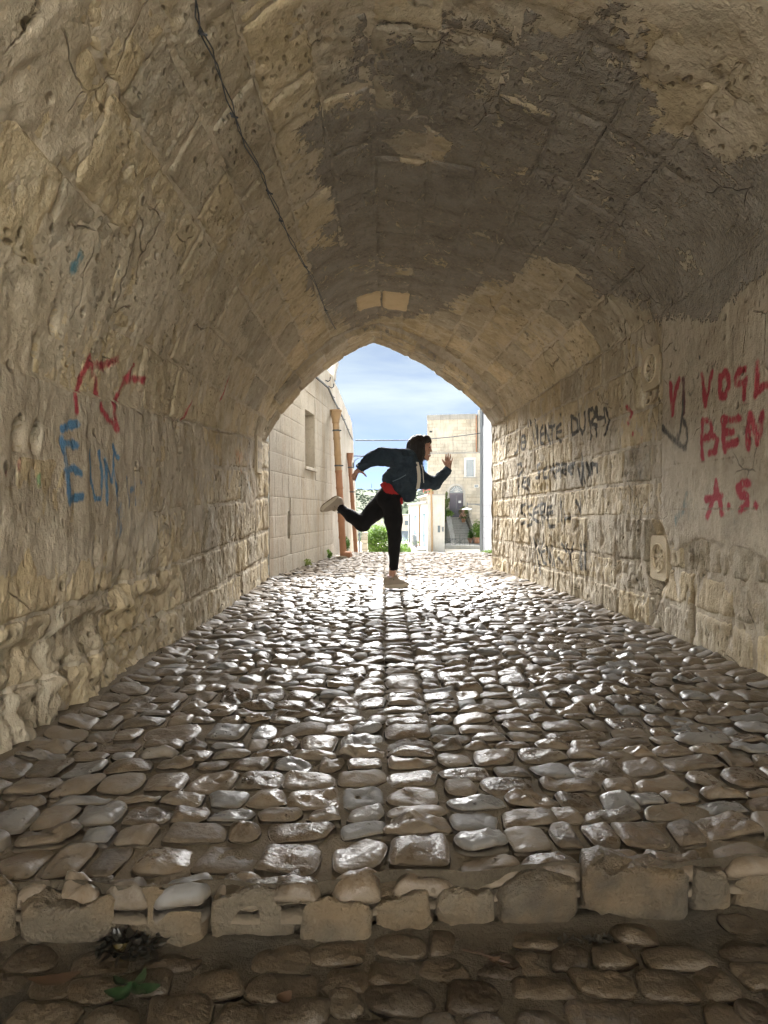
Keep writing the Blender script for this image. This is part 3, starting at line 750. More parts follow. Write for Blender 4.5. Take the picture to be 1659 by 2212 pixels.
# jamb of the right pillar: ends at the mouth and turns outwards
jb = []
zz = np.linspace(Z0, 1.9, 60); xx = np.linspace(0, 1.0, 26)
ZZ, XX = np.meshgrid(zz, xx, indexing='ij'); P = np.stack([1.395 + XX, 8.655 + 0.35 * XX, ZZ], -1).reshape(-1, 3)
P[:, 1] += 0.02 * fbm(P, (4, 4, 4), 4, 35); P[:, 0] += (XX.ravel() < .05) * 0.02 * fbm(P, (5, 5, 3), 3, 36)
part('jamb', mesh_np('jamb', P, grid_faces(60, 26), True, {'dark': np.full(len(P), -1.0), 'paint': np.zeros((len(P), 4))}), M['tufa'], wall_r)

# the rest of the passage behind the camera
def back(u0, u1, nu):
    U, Y = np.meshgrid(np.linspace(u0, u1, nu), np.linspace(BACK_END, 1.17, 40), indexing='ij'); u, y = U.ravel(), Y.ravel()
    P = surf(u, y); z = P[:, 2]; P[:, 2] = np.where((u < .02) | (u > 2.98), -1.2, z)
    Q = P + surf_n(u, y) * (0.02 * fbm(P, (3, 3, 3), 3, 41))[:, None]
    return mesh_np('back', Q, grid_faces(nu, 40), True, {'dark': np.where((u > 1.4) & (u < 2), -.3, -1.0), 'paint': np.zeros((len(P), 4))})
BACK_END = -1.9  # open end placed by how much fill light it lets in
part('rear_lining', back(0, 1, 30), M['plaster'], wall_l); part('rear_lining', back(1, 2, 60), M['plaster'], tunnel_vault); part('rear_lining', back(2, 3, 30), M['plaster'], wall_r)
# ------------------------------------------------------------------ floor: mortar bed, cobbles, step
def y_edge(x): return np.interp(x, [-1.3, 0, 1.75], [1.265, 1.335, 1.52]) + 0.010 * np.sin(np.asarray(x) * 7.3) + 0.007 * np.sin(np.asarray(x) * 17.1 + 1)
def crest(y): return np.interp(y, [0, 11.6, 12.6, 13.6, 16, 25, 60], [0, 0, -.02, -.09, -.42, -1.62, -1.75])
def x_lo(y): return np.where(np.asarray(y) < 7.4, xL(np.minimum(y, 7.4)), np.interp(y, [7.4, 11.2, 17], [-1.27, -.86, -.62]))
def x_hi(y): return np.where(np.asarray(y) < 8.66, xR(np.minimum(y, 8.7)), np.interp(y, [8.66, 8.9, 13], [1.40, 1.9, 2.4]))
def floor_z(x, y):
    d = np.minimum(x - x_lo(y), x_hi(y) - x); f = np.clip(1 - d / 0.11, 0, 1)
    return crest(y) - 0.026 + np.where(np.asarray(y) < 9, 0.022, 0.012) * f ** 2

V_, T_ = np.meshgrid(np.linspace(0, 1, 520), np.linspace(-.04, 1.04, 130), indexing='ij')
t = T_.ravel(); v = V_.ravel()
x0 = -1.2 + 2.95 * t
y = y_edge(x0) + .02 + (14.6 - y_edge(x0)) * v ** 1.5
x = x_lo(y) + (x_hi(y) - x_lo(y)) * t
P = np.stack([x, y, floor_z(x, y)], -1)
P[:, 2] += 0.011 * fbm(P, (6, 6, 6), 4, 51) + 0.003 * fbm(P, (26, 26, 26), 3, 52)
cobbled_floor = tag(obj('cobbled_floor', mesh_np('cobbled_floor', P, grid_faces(520, 130)), M['mortar']), 'sandy mortar bed of the polished cobbled passage floor', 'floor', kind='structure')

def stone(quad, H, seg, rings, seed, nexp=3.0, base=None, tilt=0.05, rough=0.006, dome=2.8, drop=0.03):
    """one cobble: rounded plan inside quad (4 xy corners), domed top; returns verts, faces, edge attribute"""
    r = random.Random(seed); q = np.array(quad, float)
    ph = np.arange(seg) * 2 * math.pi / seg + r.uniform(0, .3)
    c, s = np.cos(ph), np.sin(ph)
    sx = np.sign(c) * np.abs(c) ** (2 / nexp); sy = np.sign(s) * np.abs(s) ** (2 / nexp)
    k = 1 + 0.045 * np.sin(ph * 2 + r.uniform(0, 6)) + 0.045 * np.sin(ph * 3 + r.uniform(0, 6)) + 0.03 * np.sin(ph * 5 + r.uniform(0, 6)); k = k / k.max()
    sx, sy = sx * k, sy * k
    ts = np.sin(np.linspace(0.0, 1.0, rings + 1)[1:] * math.pi / 2) ** 0.8
    ts = np.concatenate([ts[:-1], [0.965, 1.0]])
    V = [(0.0, 0.0)]; T = [0.0]
    for t in ts:
        V += list(zip(sx * t, sy * t)); T += [t] * seg
    V = np.array(V); T = np.array(T)
    a, b = (V[:, 0] + 1) / 2, (V[:, 1] + 1) / 2
    xy = (q[0] * ((1 - a) * (1 - b))[:, None] + q[1] * (a * (1 - b))[:, None] + q[2] * (a * b)[:, None] + q[3] * ((1 - a) * b)[:, None])
    cen = q.mean(0); h = np.clip(1 - T ** dome, 0, 1) ** (1 / dome)
    z0 = base(xy[:, 0], xy[:, 1]) if base else 0
    P = np.concatenate([xy, np.zeros((len(xy), 1))], 1)
    nz = fbm(P + seed * 3.1 % 50, (13, 13, 13), 3, 61) * rough + fbm(P, (40, 40, 40), 3, 62) * rough * 0.45
    ang = r.uniform(0, 6.28); tl = ((xy[:, 0] - cen[0]) * math.cos(ang) + (xy[:, 1] - cen[1]) * math.sin(ang)) * tilt
    P[:, 2] = z0 - drop + h * (H + drop) + (nz + tl) * h
    nr = len(ts); tri = np.array([(0, 1 + i, 1 + (i + 1) % seg) for i in range(seg)])
    quads = []
    for j in range(nr - 1):
        i = np.arange(seg); p = 1 + j * seg
        quads.append(np.stack([p + i, p + seg + i, p + seg + (i + 1) % seg, p + (i + 1) % seg], -1))
    return P, tri, np.concatenate(quads), T ** 3

cells = []
def wob(i, x): return 0.020 * math.sin(x * 2.6 + i * 1.7) + 0.014 * math.sin(x * 6.1 + i * 2.9)
SX0, SX1 = 0.0, 0.16                          # the line of larger stones down the middle
def lane(xa, xb, wmin, wmax, centre=False):
    rows = [-0.014 + rnd.uniform(-.004, .004)]
    while rows[-1] < 12.6: rows.append(rows[-1] + rnd.uniform(.066, .122) * (1.12 if rows[-1] < 1.2 else 1))
    ph = rnd.uniform(0, 9)
    def yb(k, x): return rows[k] + wob(k + ph, x) * min(1, .35 + rows[k] * 2) + float(y_edge(x)) * max(0, 1 - rows[k] / 6) + 1.34 * min(1, max(0, rows[k]) / 6)
    for i in range(len(rows) - 1):
        ym = yb(i, 0) + .05
        a = xa(ym); b = xb(ym)
        if b - a < .06: continue
        xs = [a]
        while xs[-1] < b - wmin * .8: xs.append(xs[-1] + rnd.uniform(wmin, wmax) * (1.4 if rnd.random() < .10 else 1))
        xs = [a + (x - a) * (b - a) / (xs[-1] - a) for x in xs] if not centre else [a, b]
        for j in range(len(xs) - 1):
            g = rnd.uniform(-.0045, .0005)
            l0, l1, r0, r1 = (rnd.uniform(-.012, .012) for _ in range(4))
            if centre: l0, l1, r0, r1 = (v * .8 for v in (l0, l1, r0, r1))
            x0_, x1_ = xs[j] + g, xs[j + 1] - g
            q = [(x0_ + l0, yb(i, x0_) + g), (x1_ + r0, yb(i, x1_) + g), (x1_ + r1, yb(i + 1, x1_) - g), (x0_ + l1, yb(i + 1, x0_) - g)]
            cells.append(q)
lane(lambda y: float(x_lo(y)), lambda y: SX0 + .006, .075, .16)
lane(lambda y: SX0, lambda y: SX1, .15, .17, True)
lane(lambda y: SX1 - .006, lambda y: float(x_hi(y)), .075, .16)

def proj_area(q):
    p = [((x / y) * FPX, 0.7 / y * FPX) for x, y in q]
    ar = abs(sum(p[i][0] * p[(i + 1) % 4][1] - p[(i + 1) % 4][0] * p[i][1] for i in range(4))) / 2
    cx = sum(a for a, _ in p) / 4
    return ar if abs(cx) < 830 else ar * .02
def _ok(q):
    q = np.array(q); return min(np.linalg.norm(q[3] - q[0]), np.linalg.norm(q[2] - q[1])) > .045 and min(np.linalg.norm(q[1] - q[0]), np.linalg.norm(q[2] - q[3])) > .05
cells = [c for c in cells if _ok(c)]
cells.sort(key=proj_area, reverse=True)
cells = [c for c in cells if abs(sum(p[0] for p in c) / sum(p[1] for p in c)) < 0.70]
def dry_of(x, y):
    d = min(x - float(x_lo(y)), float(x_hi(y)) - x); w = 1 - min(1, d / .55)
    near = max(0.0, 1 - (y - 1.2) / 1.2) * 0.1
    return max(0.0, min(1.0, w * 1.05 + near * (0.4 + abs(x) * .5))) if y < 9 else 0.08
bigV, bigT, bigQ, att, off = [], [], [], [], 0
def base0(x, y): return floor_z(x, y) + .004
for n, q in enumerate(cells):
    near = n < 300
    cx = sum(p[0] for p in q) / 4; cy = sum(p[1] for p in q) / 4
    H = rnd.uniform(.010, .021); kind = rnd.random()
    P, tri, qd, e = stone(q, H, 22 if near else (12 if cy < 6 else 8), 7 if near else (4 if cy < 6 else 3), n, rnd.uniform(2.6, 5.5), base0, rnd.uniform(.02, .15),
                          rnd.uniform(.006, .011) if kind < .65 else rnd.uniform(.012, .020), rnd.uniform(2.5, 4.0), .045 if cy < float(y_edge(cx)) + .075 else .006)
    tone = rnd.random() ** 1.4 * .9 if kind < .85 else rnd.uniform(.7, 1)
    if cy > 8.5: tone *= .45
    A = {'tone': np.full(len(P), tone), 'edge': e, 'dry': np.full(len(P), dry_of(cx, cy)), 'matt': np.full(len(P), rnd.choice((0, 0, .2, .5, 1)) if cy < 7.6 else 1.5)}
    if near:
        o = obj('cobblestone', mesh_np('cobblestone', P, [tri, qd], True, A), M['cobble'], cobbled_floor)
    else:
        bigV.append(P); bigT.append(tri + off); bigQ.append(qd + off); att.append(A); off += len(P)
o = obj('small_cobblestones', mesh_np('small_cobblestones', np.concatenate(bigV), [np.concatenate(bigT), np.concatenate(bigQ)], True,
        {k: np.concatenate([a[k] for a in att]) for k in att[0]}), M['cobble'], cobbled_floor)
o['kind'] = 'stuff'

# ---- the step in front: edge stones with a face, a lower tread of stones set flush in mortar
STEP_Z = -0.105
def tread_z(x, y): return STEP_Z - 0.03 * np.clip((1.3 - np.asarray(y)) / 1.0, 0, 5) + 0 * np.asarray(x)
XX, YY = np.meshgrid(np.linspace(-1.35, 1.85, 220), np.linspace(0.2, 1.60, 110), indexing='ij'); x, y = XX.ravel(), YY.ravel()
P = np.stack([x, y, tread_z(x, y) + .0], -1); P[:, 2] += 0.006 * fbm(P, (6, 6, 6), 4, 71) + 0.003 * fbm(P, (28, 28, 28), 3, 72) + 0.012 * np.clip(1 - np.abs(y - y_edge(x) + .01) / .04, 0, 1) ** 2
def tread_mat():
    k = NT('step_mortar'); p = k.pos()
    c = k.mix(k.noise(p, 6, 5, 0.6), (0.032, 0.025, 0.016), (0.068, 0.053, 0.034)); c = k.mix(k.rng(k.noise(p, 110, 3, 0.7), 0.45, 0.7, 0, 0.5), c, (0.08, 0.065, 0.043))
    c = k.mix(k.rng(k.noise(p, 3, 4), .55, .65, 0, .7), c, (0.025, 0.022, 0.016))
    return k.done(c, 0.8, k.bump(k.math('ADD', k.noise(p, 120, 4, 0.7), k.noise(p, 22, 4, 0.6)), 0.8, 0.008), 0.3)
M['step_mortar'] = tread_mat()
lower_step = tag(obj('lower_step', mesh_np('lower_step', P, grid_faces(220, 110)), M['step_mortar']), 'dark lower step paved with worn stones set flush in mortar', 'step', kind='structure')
# riser behind the edge stones
xs = np.linspace(-1.3, 1.8, 120); zz = np.linspace(-.16, -.002, 10); X2, Z2 = np.meshgrid(xs, zz, indexing='ij'); P = np.stack([X2, y_edge(X2) + .016, Z2], -1).reshape(-1, 3)
P[:, 1] += 0.018 * fbm(P, (10, 10, 10), 4, 73)
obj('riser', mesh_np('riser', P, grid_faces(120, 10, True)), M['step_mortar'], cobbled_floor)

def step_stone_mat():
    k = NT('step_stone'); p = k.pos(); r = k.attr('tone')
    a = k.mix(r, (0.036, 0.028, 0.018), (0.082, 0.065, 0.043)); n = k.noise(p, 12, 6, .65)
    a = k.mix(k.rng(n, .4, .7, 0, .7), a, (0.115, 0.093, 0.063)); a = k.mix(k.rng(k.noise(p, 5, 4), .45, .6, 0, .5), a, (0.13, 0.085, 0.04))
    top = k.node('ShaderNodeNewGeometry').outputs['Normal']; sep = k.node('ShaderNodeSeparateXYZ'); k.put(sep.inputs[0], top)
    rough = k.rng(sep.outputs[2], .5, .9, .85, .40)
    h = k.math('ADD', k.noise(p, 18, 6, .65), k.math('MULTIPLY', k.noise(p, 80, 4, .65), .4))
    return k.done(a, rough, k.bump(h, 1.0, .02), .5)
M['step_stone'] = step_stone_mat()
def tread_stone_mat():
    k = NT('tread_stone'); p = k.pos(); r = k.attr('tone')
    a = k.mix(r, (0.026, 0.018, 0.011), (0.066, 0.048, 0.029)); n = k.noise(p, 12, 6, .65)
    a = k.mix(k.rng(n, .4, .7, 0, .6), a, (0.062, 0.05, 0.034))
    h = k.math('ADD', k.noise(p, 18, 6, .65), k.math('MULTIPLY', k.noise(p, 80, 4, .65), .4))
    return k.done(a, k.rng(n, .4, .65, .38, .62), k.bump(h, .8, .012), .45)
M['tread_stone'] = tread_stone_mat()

x = -1.16
while x < 1.72:
    w = rnd.choice((rnd.uniform(.06, .10), rnd.uniform(.10, .17), rnd.uniform(.14, .24))); g = rnd.uniform(.004, .012); d = rnd.uniform(.028, .05)
    n = 17; m = 9
    # box-like stone: superellipsoid with flat face
    th = np.linspace(0, 2 * math.pi, 29)[:-1]; phv = np.linspace(-math.pi / 2, math.pi / 2, 13)
    sgn = lambda a, e: np.sign(a) * np.abs(a) ** e
    T2, P2 = np.meshgrid(th, phv, indexing='ij'); e1, e2 = rnd.uniform(.28, .5), rnd.uniform(.28, .5)
    vx = sgn(np.cos(P2), e1) * sgn(np.cos(T2), e2) * (w - g) / 2; vy = sgn(np.cos(P2), e1) * sgn(np.sin(T2), e2) * d; vz = sgn(np.sin(P2), e1) * (.052)
    cx = x + w / 2; top = rnd.uniform(-.040, -.016); tlt = rnd.uniform(-.10, .10)
    P = np.stack([cx + vx, y_edge(cx) + d - .022 + rnd.uniform(-.012, .008) + vy + (vx) * .09, -.046 + top + vz + vx * tlt], -1).reshape(-1, 3)
    P += fbm(P, (9, 9, 9), 4, 75)[:, None] * np.array([.014, .016, .020]) + fbm(P, (30, 30, 30), 3, 76)[:, None] * np.array([.007, .009, .009])
    nt, npp = 28, 13; i = np.arange(nt)[:, None] * npp + np.arange(npp - 1)[None]; j = ((np.arange(nt) + 1) % nt)[:, None] * npp + np.arange(npp - 1)[None]
    F = np.stack([i, j, j + 1, i + 1], -1).reshape(-1, 4)
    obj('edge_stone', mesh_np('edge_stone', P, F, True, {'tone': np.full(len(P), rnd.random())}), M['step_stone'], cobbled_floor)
    x += w
# tread stones
rows2 = [.87]; 
while rows2[-1] < 1.5: rows2.append(rows2[-1] + rnd.uniform(.05, .085))
for i in range(len(rows2) - 1):
    x = -1.05
    while x < 1.5:
        w = rnd.uniform(.05, .14); xm = x + w / 2; g = rnd.uniform(-.008, -.001)
        s_ = float(y_edge(xm)) - 1.335
        q = [(x + g, rows2[i] + s_ + g + rnd.uniform(-.012, .012)), (x + w - g, rows2[i] + s_ + g + rnd.uniform(-.012, .012)), (x + w - g + rnd.uniform(-.02, .02), rows2[i + 1] + s_ - g + rnd.uniform(-.012, .012)), (x + g + rnd.uniform(-.02, .02), rows2[i + 1] + s_ - g)]
        if max(p[1] for p in q) < float(y_edge(xm)) - .012 and abs(xm) < .62 * rows2[i + 1] + .05:
            P, tri, qd, e = stone(q, rnd.uniform(.003, .010), 18, 6, 4000 + int(x * 900) + i * 77, rnd.uniform(2.4, 4.0), lambda a, b: tread_z(a, b) + .003, rnd.uniform(.02, .12), rnd.uniform(.005, .011), rnd.uniform(2.6, 4.0), .012)
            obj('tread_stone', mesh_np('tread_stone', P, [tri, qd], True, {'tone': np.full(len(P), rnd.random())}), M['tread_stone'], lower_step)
        x += w
# lower ground behind the camera
P = np.array([[-1.6, -9, -.62], [2.2, -9, -.62], [2.2, -.2, -.40], [-1.6, -.2, -.40], [-1.6, .3, -.20], [2.2, .3, -.20]])
obj('rear_tread', mesh_np('rear_tread', P, np.array([[0, 1, 2, 3], [3, 2, 5, 4]]), False), M['mortar'], lower_step)
# ------------------------------------------------------------------ outdoors: ground and hill
def ground_mat():
    k = NT('ground'); p = k.pos()
    c = k.mix(k.noise(p, .6, 6, .6), (0.30, 0.27, 0.22), (0.44, 0.40, 0.33)); c = k.mix(k.rng(k.noise(p, 9, 5), .45, .7, 0, .5), c, (0.22, 0.2, 0.17))
    return k.done(c, .85, k.bump(k.noise(p, 14, 5), .6, .03), .3)
M['ground'] = ground_mat()
def hill_mat():
    k = NT('hill'); p = k.pos()
    c = k.mix(k.rng(k.noise(p, .035, 6, .65), .35, .65), (0.15, 0.15, 0.115), (0.085, 0.11, 0.062)); c = k.mix(k.rng(k.noise(p, .18, 5, .7), .5, .65, 0, .8), c, (0.06, 0.085, 0.045))
    return k.done(c, .95, None, .1)
M['hill'] = hill_mat()
M['scrub'] = simple('scrub', (0.055, 0.08, 0.045), .9, .4, .12, .1)

xs = np.concatenate([-np.geomspace(600, 8, 18), np.linspace(-7, 9, 33), np.geomspace(10, 600, 18)]); ys = np.concatenate([np.linspace(12.9, 30, 36), np.linspace(32, 72, 18)])
Xg, Yg = np.meshgrid(xs, ys, indexing='ij'); x, y = Xg.ravel(), Yg.ravel()
z = crest(y) - .09 - 14 * sstep(58, 72, y)
P = np.stack([x, y, z], -1); P[:, 2] += 0.01 * fbm(P, (.8, .8, .8), 3, 81)
tag(obj('ground', mesh_np('ground', P, grid_faces(len(xs), len(ys), True)), M['ground']), 'pale stone ground falling away beyond the crest of the lane', 'ground', kind='structure')
# unseen slope added behind the passage to bounce sunlight into it
Xg, Yg = np.meshgrid(np.linspace(-40, 40, 41), np.concatenate([np.linspace(-60, -8, 14), np.linspace(-7, -2.9, 10)]), indexing='ij'); x, y = Xg.ravel(), Yg.ravel()
P = np.stack([x, y, -.66 + 1.1 * np.clip(-4.4 - y, 0, 14)], -1); P[:, 2] += .15 * fbm(P, (.5, .5, .5), 3, 82) * (y < -4.8)
tag(obj('bounce_slope', mesh_np('bounce_slope', P, grid_faces(41, 24, True)), M['bounce_pale']), 'unseen pale slope added behind the passage to bounce sunlight in', 'slope', kind='structure')

xs = np.concatenate([-np.geomspace(900, 60, 20), np.linspace(-55, 75, 90), np.geomspace(80, 900, 20)]); ys = np.concatenate([np.linspace(70, 300, 30), np.linspace(304, 560, 90), np.linspace(580, 1400, 12)])
Xg, Yg = np.meshgrid(xs, ys, indexing='ij'); x, y = Xg.ravel(), Yg.ravel()
def hill_z(x, y):
    Pq = np.stack([x, y, 0 * x], -1)
    h = -16 - 34 * sstep(70, 190, y) + (50 + 16.5) * sstep(215, 470, y) - .012 * np.clip(x + 20, -600, 60) * sstep(250, 420, y) * 4
    return h + 2.2 * fbm(Pq, (.02, .02, .02), 4, 83) * sstep(190, 320, y) + .8 * fbm(Pq, (.1, .1, .1), 3, 84) * sstep(190, 320, y) - 14 * sstep(480, 1400, y)
P = np.stack([x, y, hill_z(x, y)], -1)
tag(obj('hillside', mesh_np('hillside', P, grid_faces(len(xs), len(ys), True)), M['hill']), 'rocky scrub covered hillside across the valley', 'hill', kind='structure')
# scrub: uncountable far bushes
r = np.random.RandomState(5); n = 7000
bx = r.uniform(-40, 70, n); by = r.uniform(300, 470, n); keep = fbm(np.stack([bx, by, 0 * bx], -1), (.05, .05, .05), 3, 85) > -.25; bx, by = bx[keep], by[keep]; n = len(bx)
bz = hill_z(bx, by); s = r.uniform(.3, .95, n)
O = np.array([[1, 0, 0], [0, 1, 0], [-1, 0, 0], [0, -1, 0], [0, 0, .9], [.6, .6, .55], [-.6, .6, .55], [-.6, -.6, .55], [.6, -.6, .55]])
Fo = np.array([[0, 1, 5], [1, 2, 6], [2, 3, 7], [3, 0, 8], [5, 4, 8], [0, 5, 8], [1, 6, 5], [5, 6, 4], [6, 2, 7], [6, 7, 4], [7, 3, 8], [7, 8, 4]])
Pv = (O[None] * s[:, None, None] * r.uniform(.7, 1.3, (n, 9, 3)) + np.stack([bx, by, bz - .2], -1)[:, None]).reshape(-1, 3)
tag(obj('scrub', mesh_np('scrub', Pv, (Fo[None] + (np.arange(n) * 9)[:, None, None]).reshape(-1, 3), False), M['scrub']), 'low dark green scrub dotting the far hillside', 'scrub', kind='stuff')
mast = MB(); b = at(803, 1054, 455); mast.tube([b, b + Vector((0, 0, 3.2))], [.28, .12], 5)
tag(mast.build('radio_mast', simple('mast_metal', (.35, .36, .38), .5)), 'thin mast standing on the ridge of the far hill', 'mast')

# ------------------------------------------------------------------ facade helper
def facade(p0, p1, z0, z1, opens, reveal=.15):
    """vertical wall sheet from p0 to p1 (xy) with rectangular openings (s0,s1,za,zb) in metres along it; returns MB and a frame function"""
    p0, p1 = Vector((*p0, 0)), Vector((*p1, 0)); L = (p1 - p0).length; t = (p1 - p0) / L; inn = Vector((-t.y, t.x, 0))
    if inn.y < 0 and abs(t.x) > .3: inn = -inn
    if abs(t.x) <= .3: inn = Vector((-abs(t.y), t.x if t.y > 0 else -t.x, 0)) if p0.x < 0 else Vector((abs(t.y), -t.x if t.y > 0 else t.x, 0))
    def W3(s, d, z): return p0 + t * s + inn * d + Vector((0, 0, z))
    ss = sorted({0, L, *[o[0] for o in opens], *[o[1] for o in opens]}); zz = sorted({z0, z1, *[o[2] for o in opens], *[o[3] for o in opens]})
    mb = MB()
    for i in range(len(ss) - 1):
        for j in range(len(zz) - 1):
            sm, zm = (ss[i] + ss[i + 1]) / 2, (zz[j] + zz[j + 1]) / 2
            if any(o[0] < sm < o[1] and o[2] < zm < o[3] for o in opens): continue
            mb.add([W3(ss[i], 0, zz[j]), W3(ss[i + 1], 0, zz[j]), W3(ss[i + 1], 0, zz[j + 1]), W3(ss[i], 0, zz[j + 1])], [(0, 1, 2, 3)])
    for a, b, c, d in opens:
        q = [(a, c), (b, c), (b, d), (a, d)]
        for i in range(4):
            (s0, zA_), (s1, zB_) = q[i], q[(i + 1) % 4]
            mb.add([W3(s0, 0, zA_), W3(s1, 0, zB_), W3(s1, reveal, zB_), W3(s0, reveal, zA_)], [(0, 1, 2, 3)])
    return mb, W3, L

def obox(W3, s0, s1, d0, d1, z0, z1, mb=None):
    mb = mb or MB(); v = [W3(s, d, z) for s in (s0, s1) for d in (d0, d1) for z in (z0, z1)]
    return mb.add(v, [(0, 1, 3, 2), (4, 6, 7, 5), (0, 4, 5, 1), (2, 3, 7, 6), (0, 2, 6, 4), (1, 5, 7, 3)])

M['dark_room'] = simple('dark_room', (.035, .035, .04), .6, .2)
M['iron'] = simple('iron', (.07, .08, .09), .55, .2, 20)
M['grey_cable'] = simple('grey_cable', (.075, .078, .08), .6, .1)
M['vine_leaf'] = None
def leaf_mat(name, lo, hi, trans=.3):
    k = NT(name); p = k.pos(); n = k.noise(p, 9, 3); r = k.attr('tone')
    c = k.mix(r, lo, hi); c = k.mix(k.rng(n, .4, .65, 0, .35), c, tuple(x * 1.5 for x in hi))
    k.done(c, .55, None, .3); tr = k.node('ShaderNodeBsdfTranslucent'); k.put(tr.inputs['Color'], c); ad = k.node('ShaderNodeMixShader'); ad.inputs[0].default_value = trans
    k.l.new(k.b.outputs[0], ad.inputs[1]); k.l.new(tr.outputs[0], ad.inputs[2]); k.l.new(ad.outputs[0], k.n['Material Output'].inputs['Surface'])
    return k.m
M['leaf'] = leaf_mat('leaf', (.045, .10, .018), (.10, .19, .035)); M['leaf_bright'] = leaf_mat('leaf_bright', (.07, .14, .02), (.15, .24, .045)); M['leaf_olive'] = leaf_mat('leaf_olive', (.07, .10, .03), (.16, .18, .05)); M['flower_red'] = leaf_mat('flower_red', (.42, .04, .04), (.55, .08, .07), .2); M['leaf_pink'] = leaf_mat('leaf_pink', (.35, .18, .15), (.45, .30, .22), .2)
M['terracotta'] = simple('terracotta', (.36, .19, .115), .8, .22, 7, .25, .3)
M['terracotta_pale'] = simple('terracotta_pale', (.38, .265, .155), .8, .22, 5, .25, .3)
M['wood'] = simple('bark', (.12, .085, .055), .9, .3, 20, .2, .6)

def leaves(c, rad, n, size, seed, clumps=9, flat=.35):
    """leaf quads gathered in clumps through an ellipsoid"""
    r = np.random.RandomState(seed); c = np.array(c, float); rad = np.array(rad, float)
    cl = r.normal(size=(clumps, 3)); cl /= np.linalg.norm(cl, axis=1, keepdims=True); cl *= r.uniform(.35, .85, (clumps, 1))
    k = r.randint(0, clumps, n); q = cl[k] + r.normal(size=(n, 3)) * r.uniform(.12, .36, (clumps, 1))[k]
    q = c + q * rad; nrm = (q - c) / rad + r.normal(size=(n, 3)) * .6; nrm /= np.linalg.norm(nrm, axis=1, keepdims=True)
    a = np.cross(nrm, r.normal(size=(n, 3))); a /= np.linalg.norm(a, axis=1, keepdims=True); b = np.cross(nrm, a)
    s = size * r.uniform(.6, 1.3, (n, 1))
    V = np.stack([q - a * s, q + b * s * .45 + nrm * s * .12, q + a * s, q - b * s * .45 + nrm * s * .12], 1).reshape(-1, 3)
    F = np.arange(n * 4).reshape(-1, 4)
    return mesh_np('foliage', V, F, False, {'tone': np.repeat(np.clip(r.uniform(0, 1, clumps)[k] * .7 + r.uniform(0, .3, n), 0, 1), 4)})

# ------------------------------------------------------------------ the long building on the left
house_a = tag(empty('stone_house', (-1.2, 11, 0)), 'whitish limestone house along the left of the lane with clay downpipes', 'house')
A0, A1, A2 = (-1.27, 7.41), (-.86, 11.2), (-.66, 17.0); A_TOP = 3.0
def fA(y): return np.interp(y, [7.41, 11.2, 17], [-1.27, -.86, -.66])
NICHE = (9.17, 9.79, 1.36, 2.14); SLIT = (8.22, 8.34, .40, .74)
SN = math.hypot(.41, 3.79) / 3.79
mb, WA, LA = facade(A0, A1, -.2, A_TOP, [((a - 7.41) * SN, (b - 7.41) * SN, c, d) for a, b, c, d in (NICHE, SLIT)], .22)
mb.build('wall', M['ashlar'], house_a)
obox(WA, (NICHE[0] - 7.41) * SN, (NICHE[1] - 7.41) * SN, .215, .23, NICHE[2], NICHE[3]).build('niche', M['tufa'], house_a)
obox(WA, (SLIT[0] - 7.41) * SN, (SLIT[1] - 7.41) * SN, .215, .23, SLIT[2], SLIT[3]).build('slit', M['dark_room'], house_a)
obox(WA, (NICHE[0] - 7.45) * SN, (NICHE[1] - 7.37) * SN, -.035, .20, NICHE[2] - .05, NICHE[2] - .003).build('sill', M['facade_tufa'], house_a, bevel=.008)
# battered far stretch
ysA = np.linspace(11.2, 17, 60); zsA = np.linspace(-.7, A_TOP, 50); Yg, Zg = np.meshgrid(ysA, zsA, indexing='ij'); y, z = Yg.ravel(), Zg.ravel()
P = np.stack([fA(y) - .15 * np.clip(z, -1, 3) / 3 * (y - 11.2) / 5.8, y, z], -1); P[:, 0] += .012 * fbm(P, (3, 3, 3), 4, 91)
part('rendered_wall', mesh_np('rendered_wall', P, grid_faces(60, 50, True)), M['ashlar'], house_a)
mb = MB(); mb.box2((-8, 16.6, -2), (-.84, 17.0, A_TOP - .01)); mb.add([(-8, 7.3, A_TOP - .02), (-1.30, 7.3, A_TOP - .02), (-.9, 11.2, A_TOP - .02), (-.83, 17, A_TOP - .02), (-8, 17, A_TOP - .02)], [(0, 1, 2, 3, 4)])
mb.build('roof', M['limewash'], house_a)
mb = MB(); mb.add([(-.66, 17.0, -1), (-8, 17.0, -1), (-8, 17.0, 3), (-.81, 17.0, 3)], [(0, 1, 2, 3)]); mb.build('end_wall', M['limewash'], house_a)
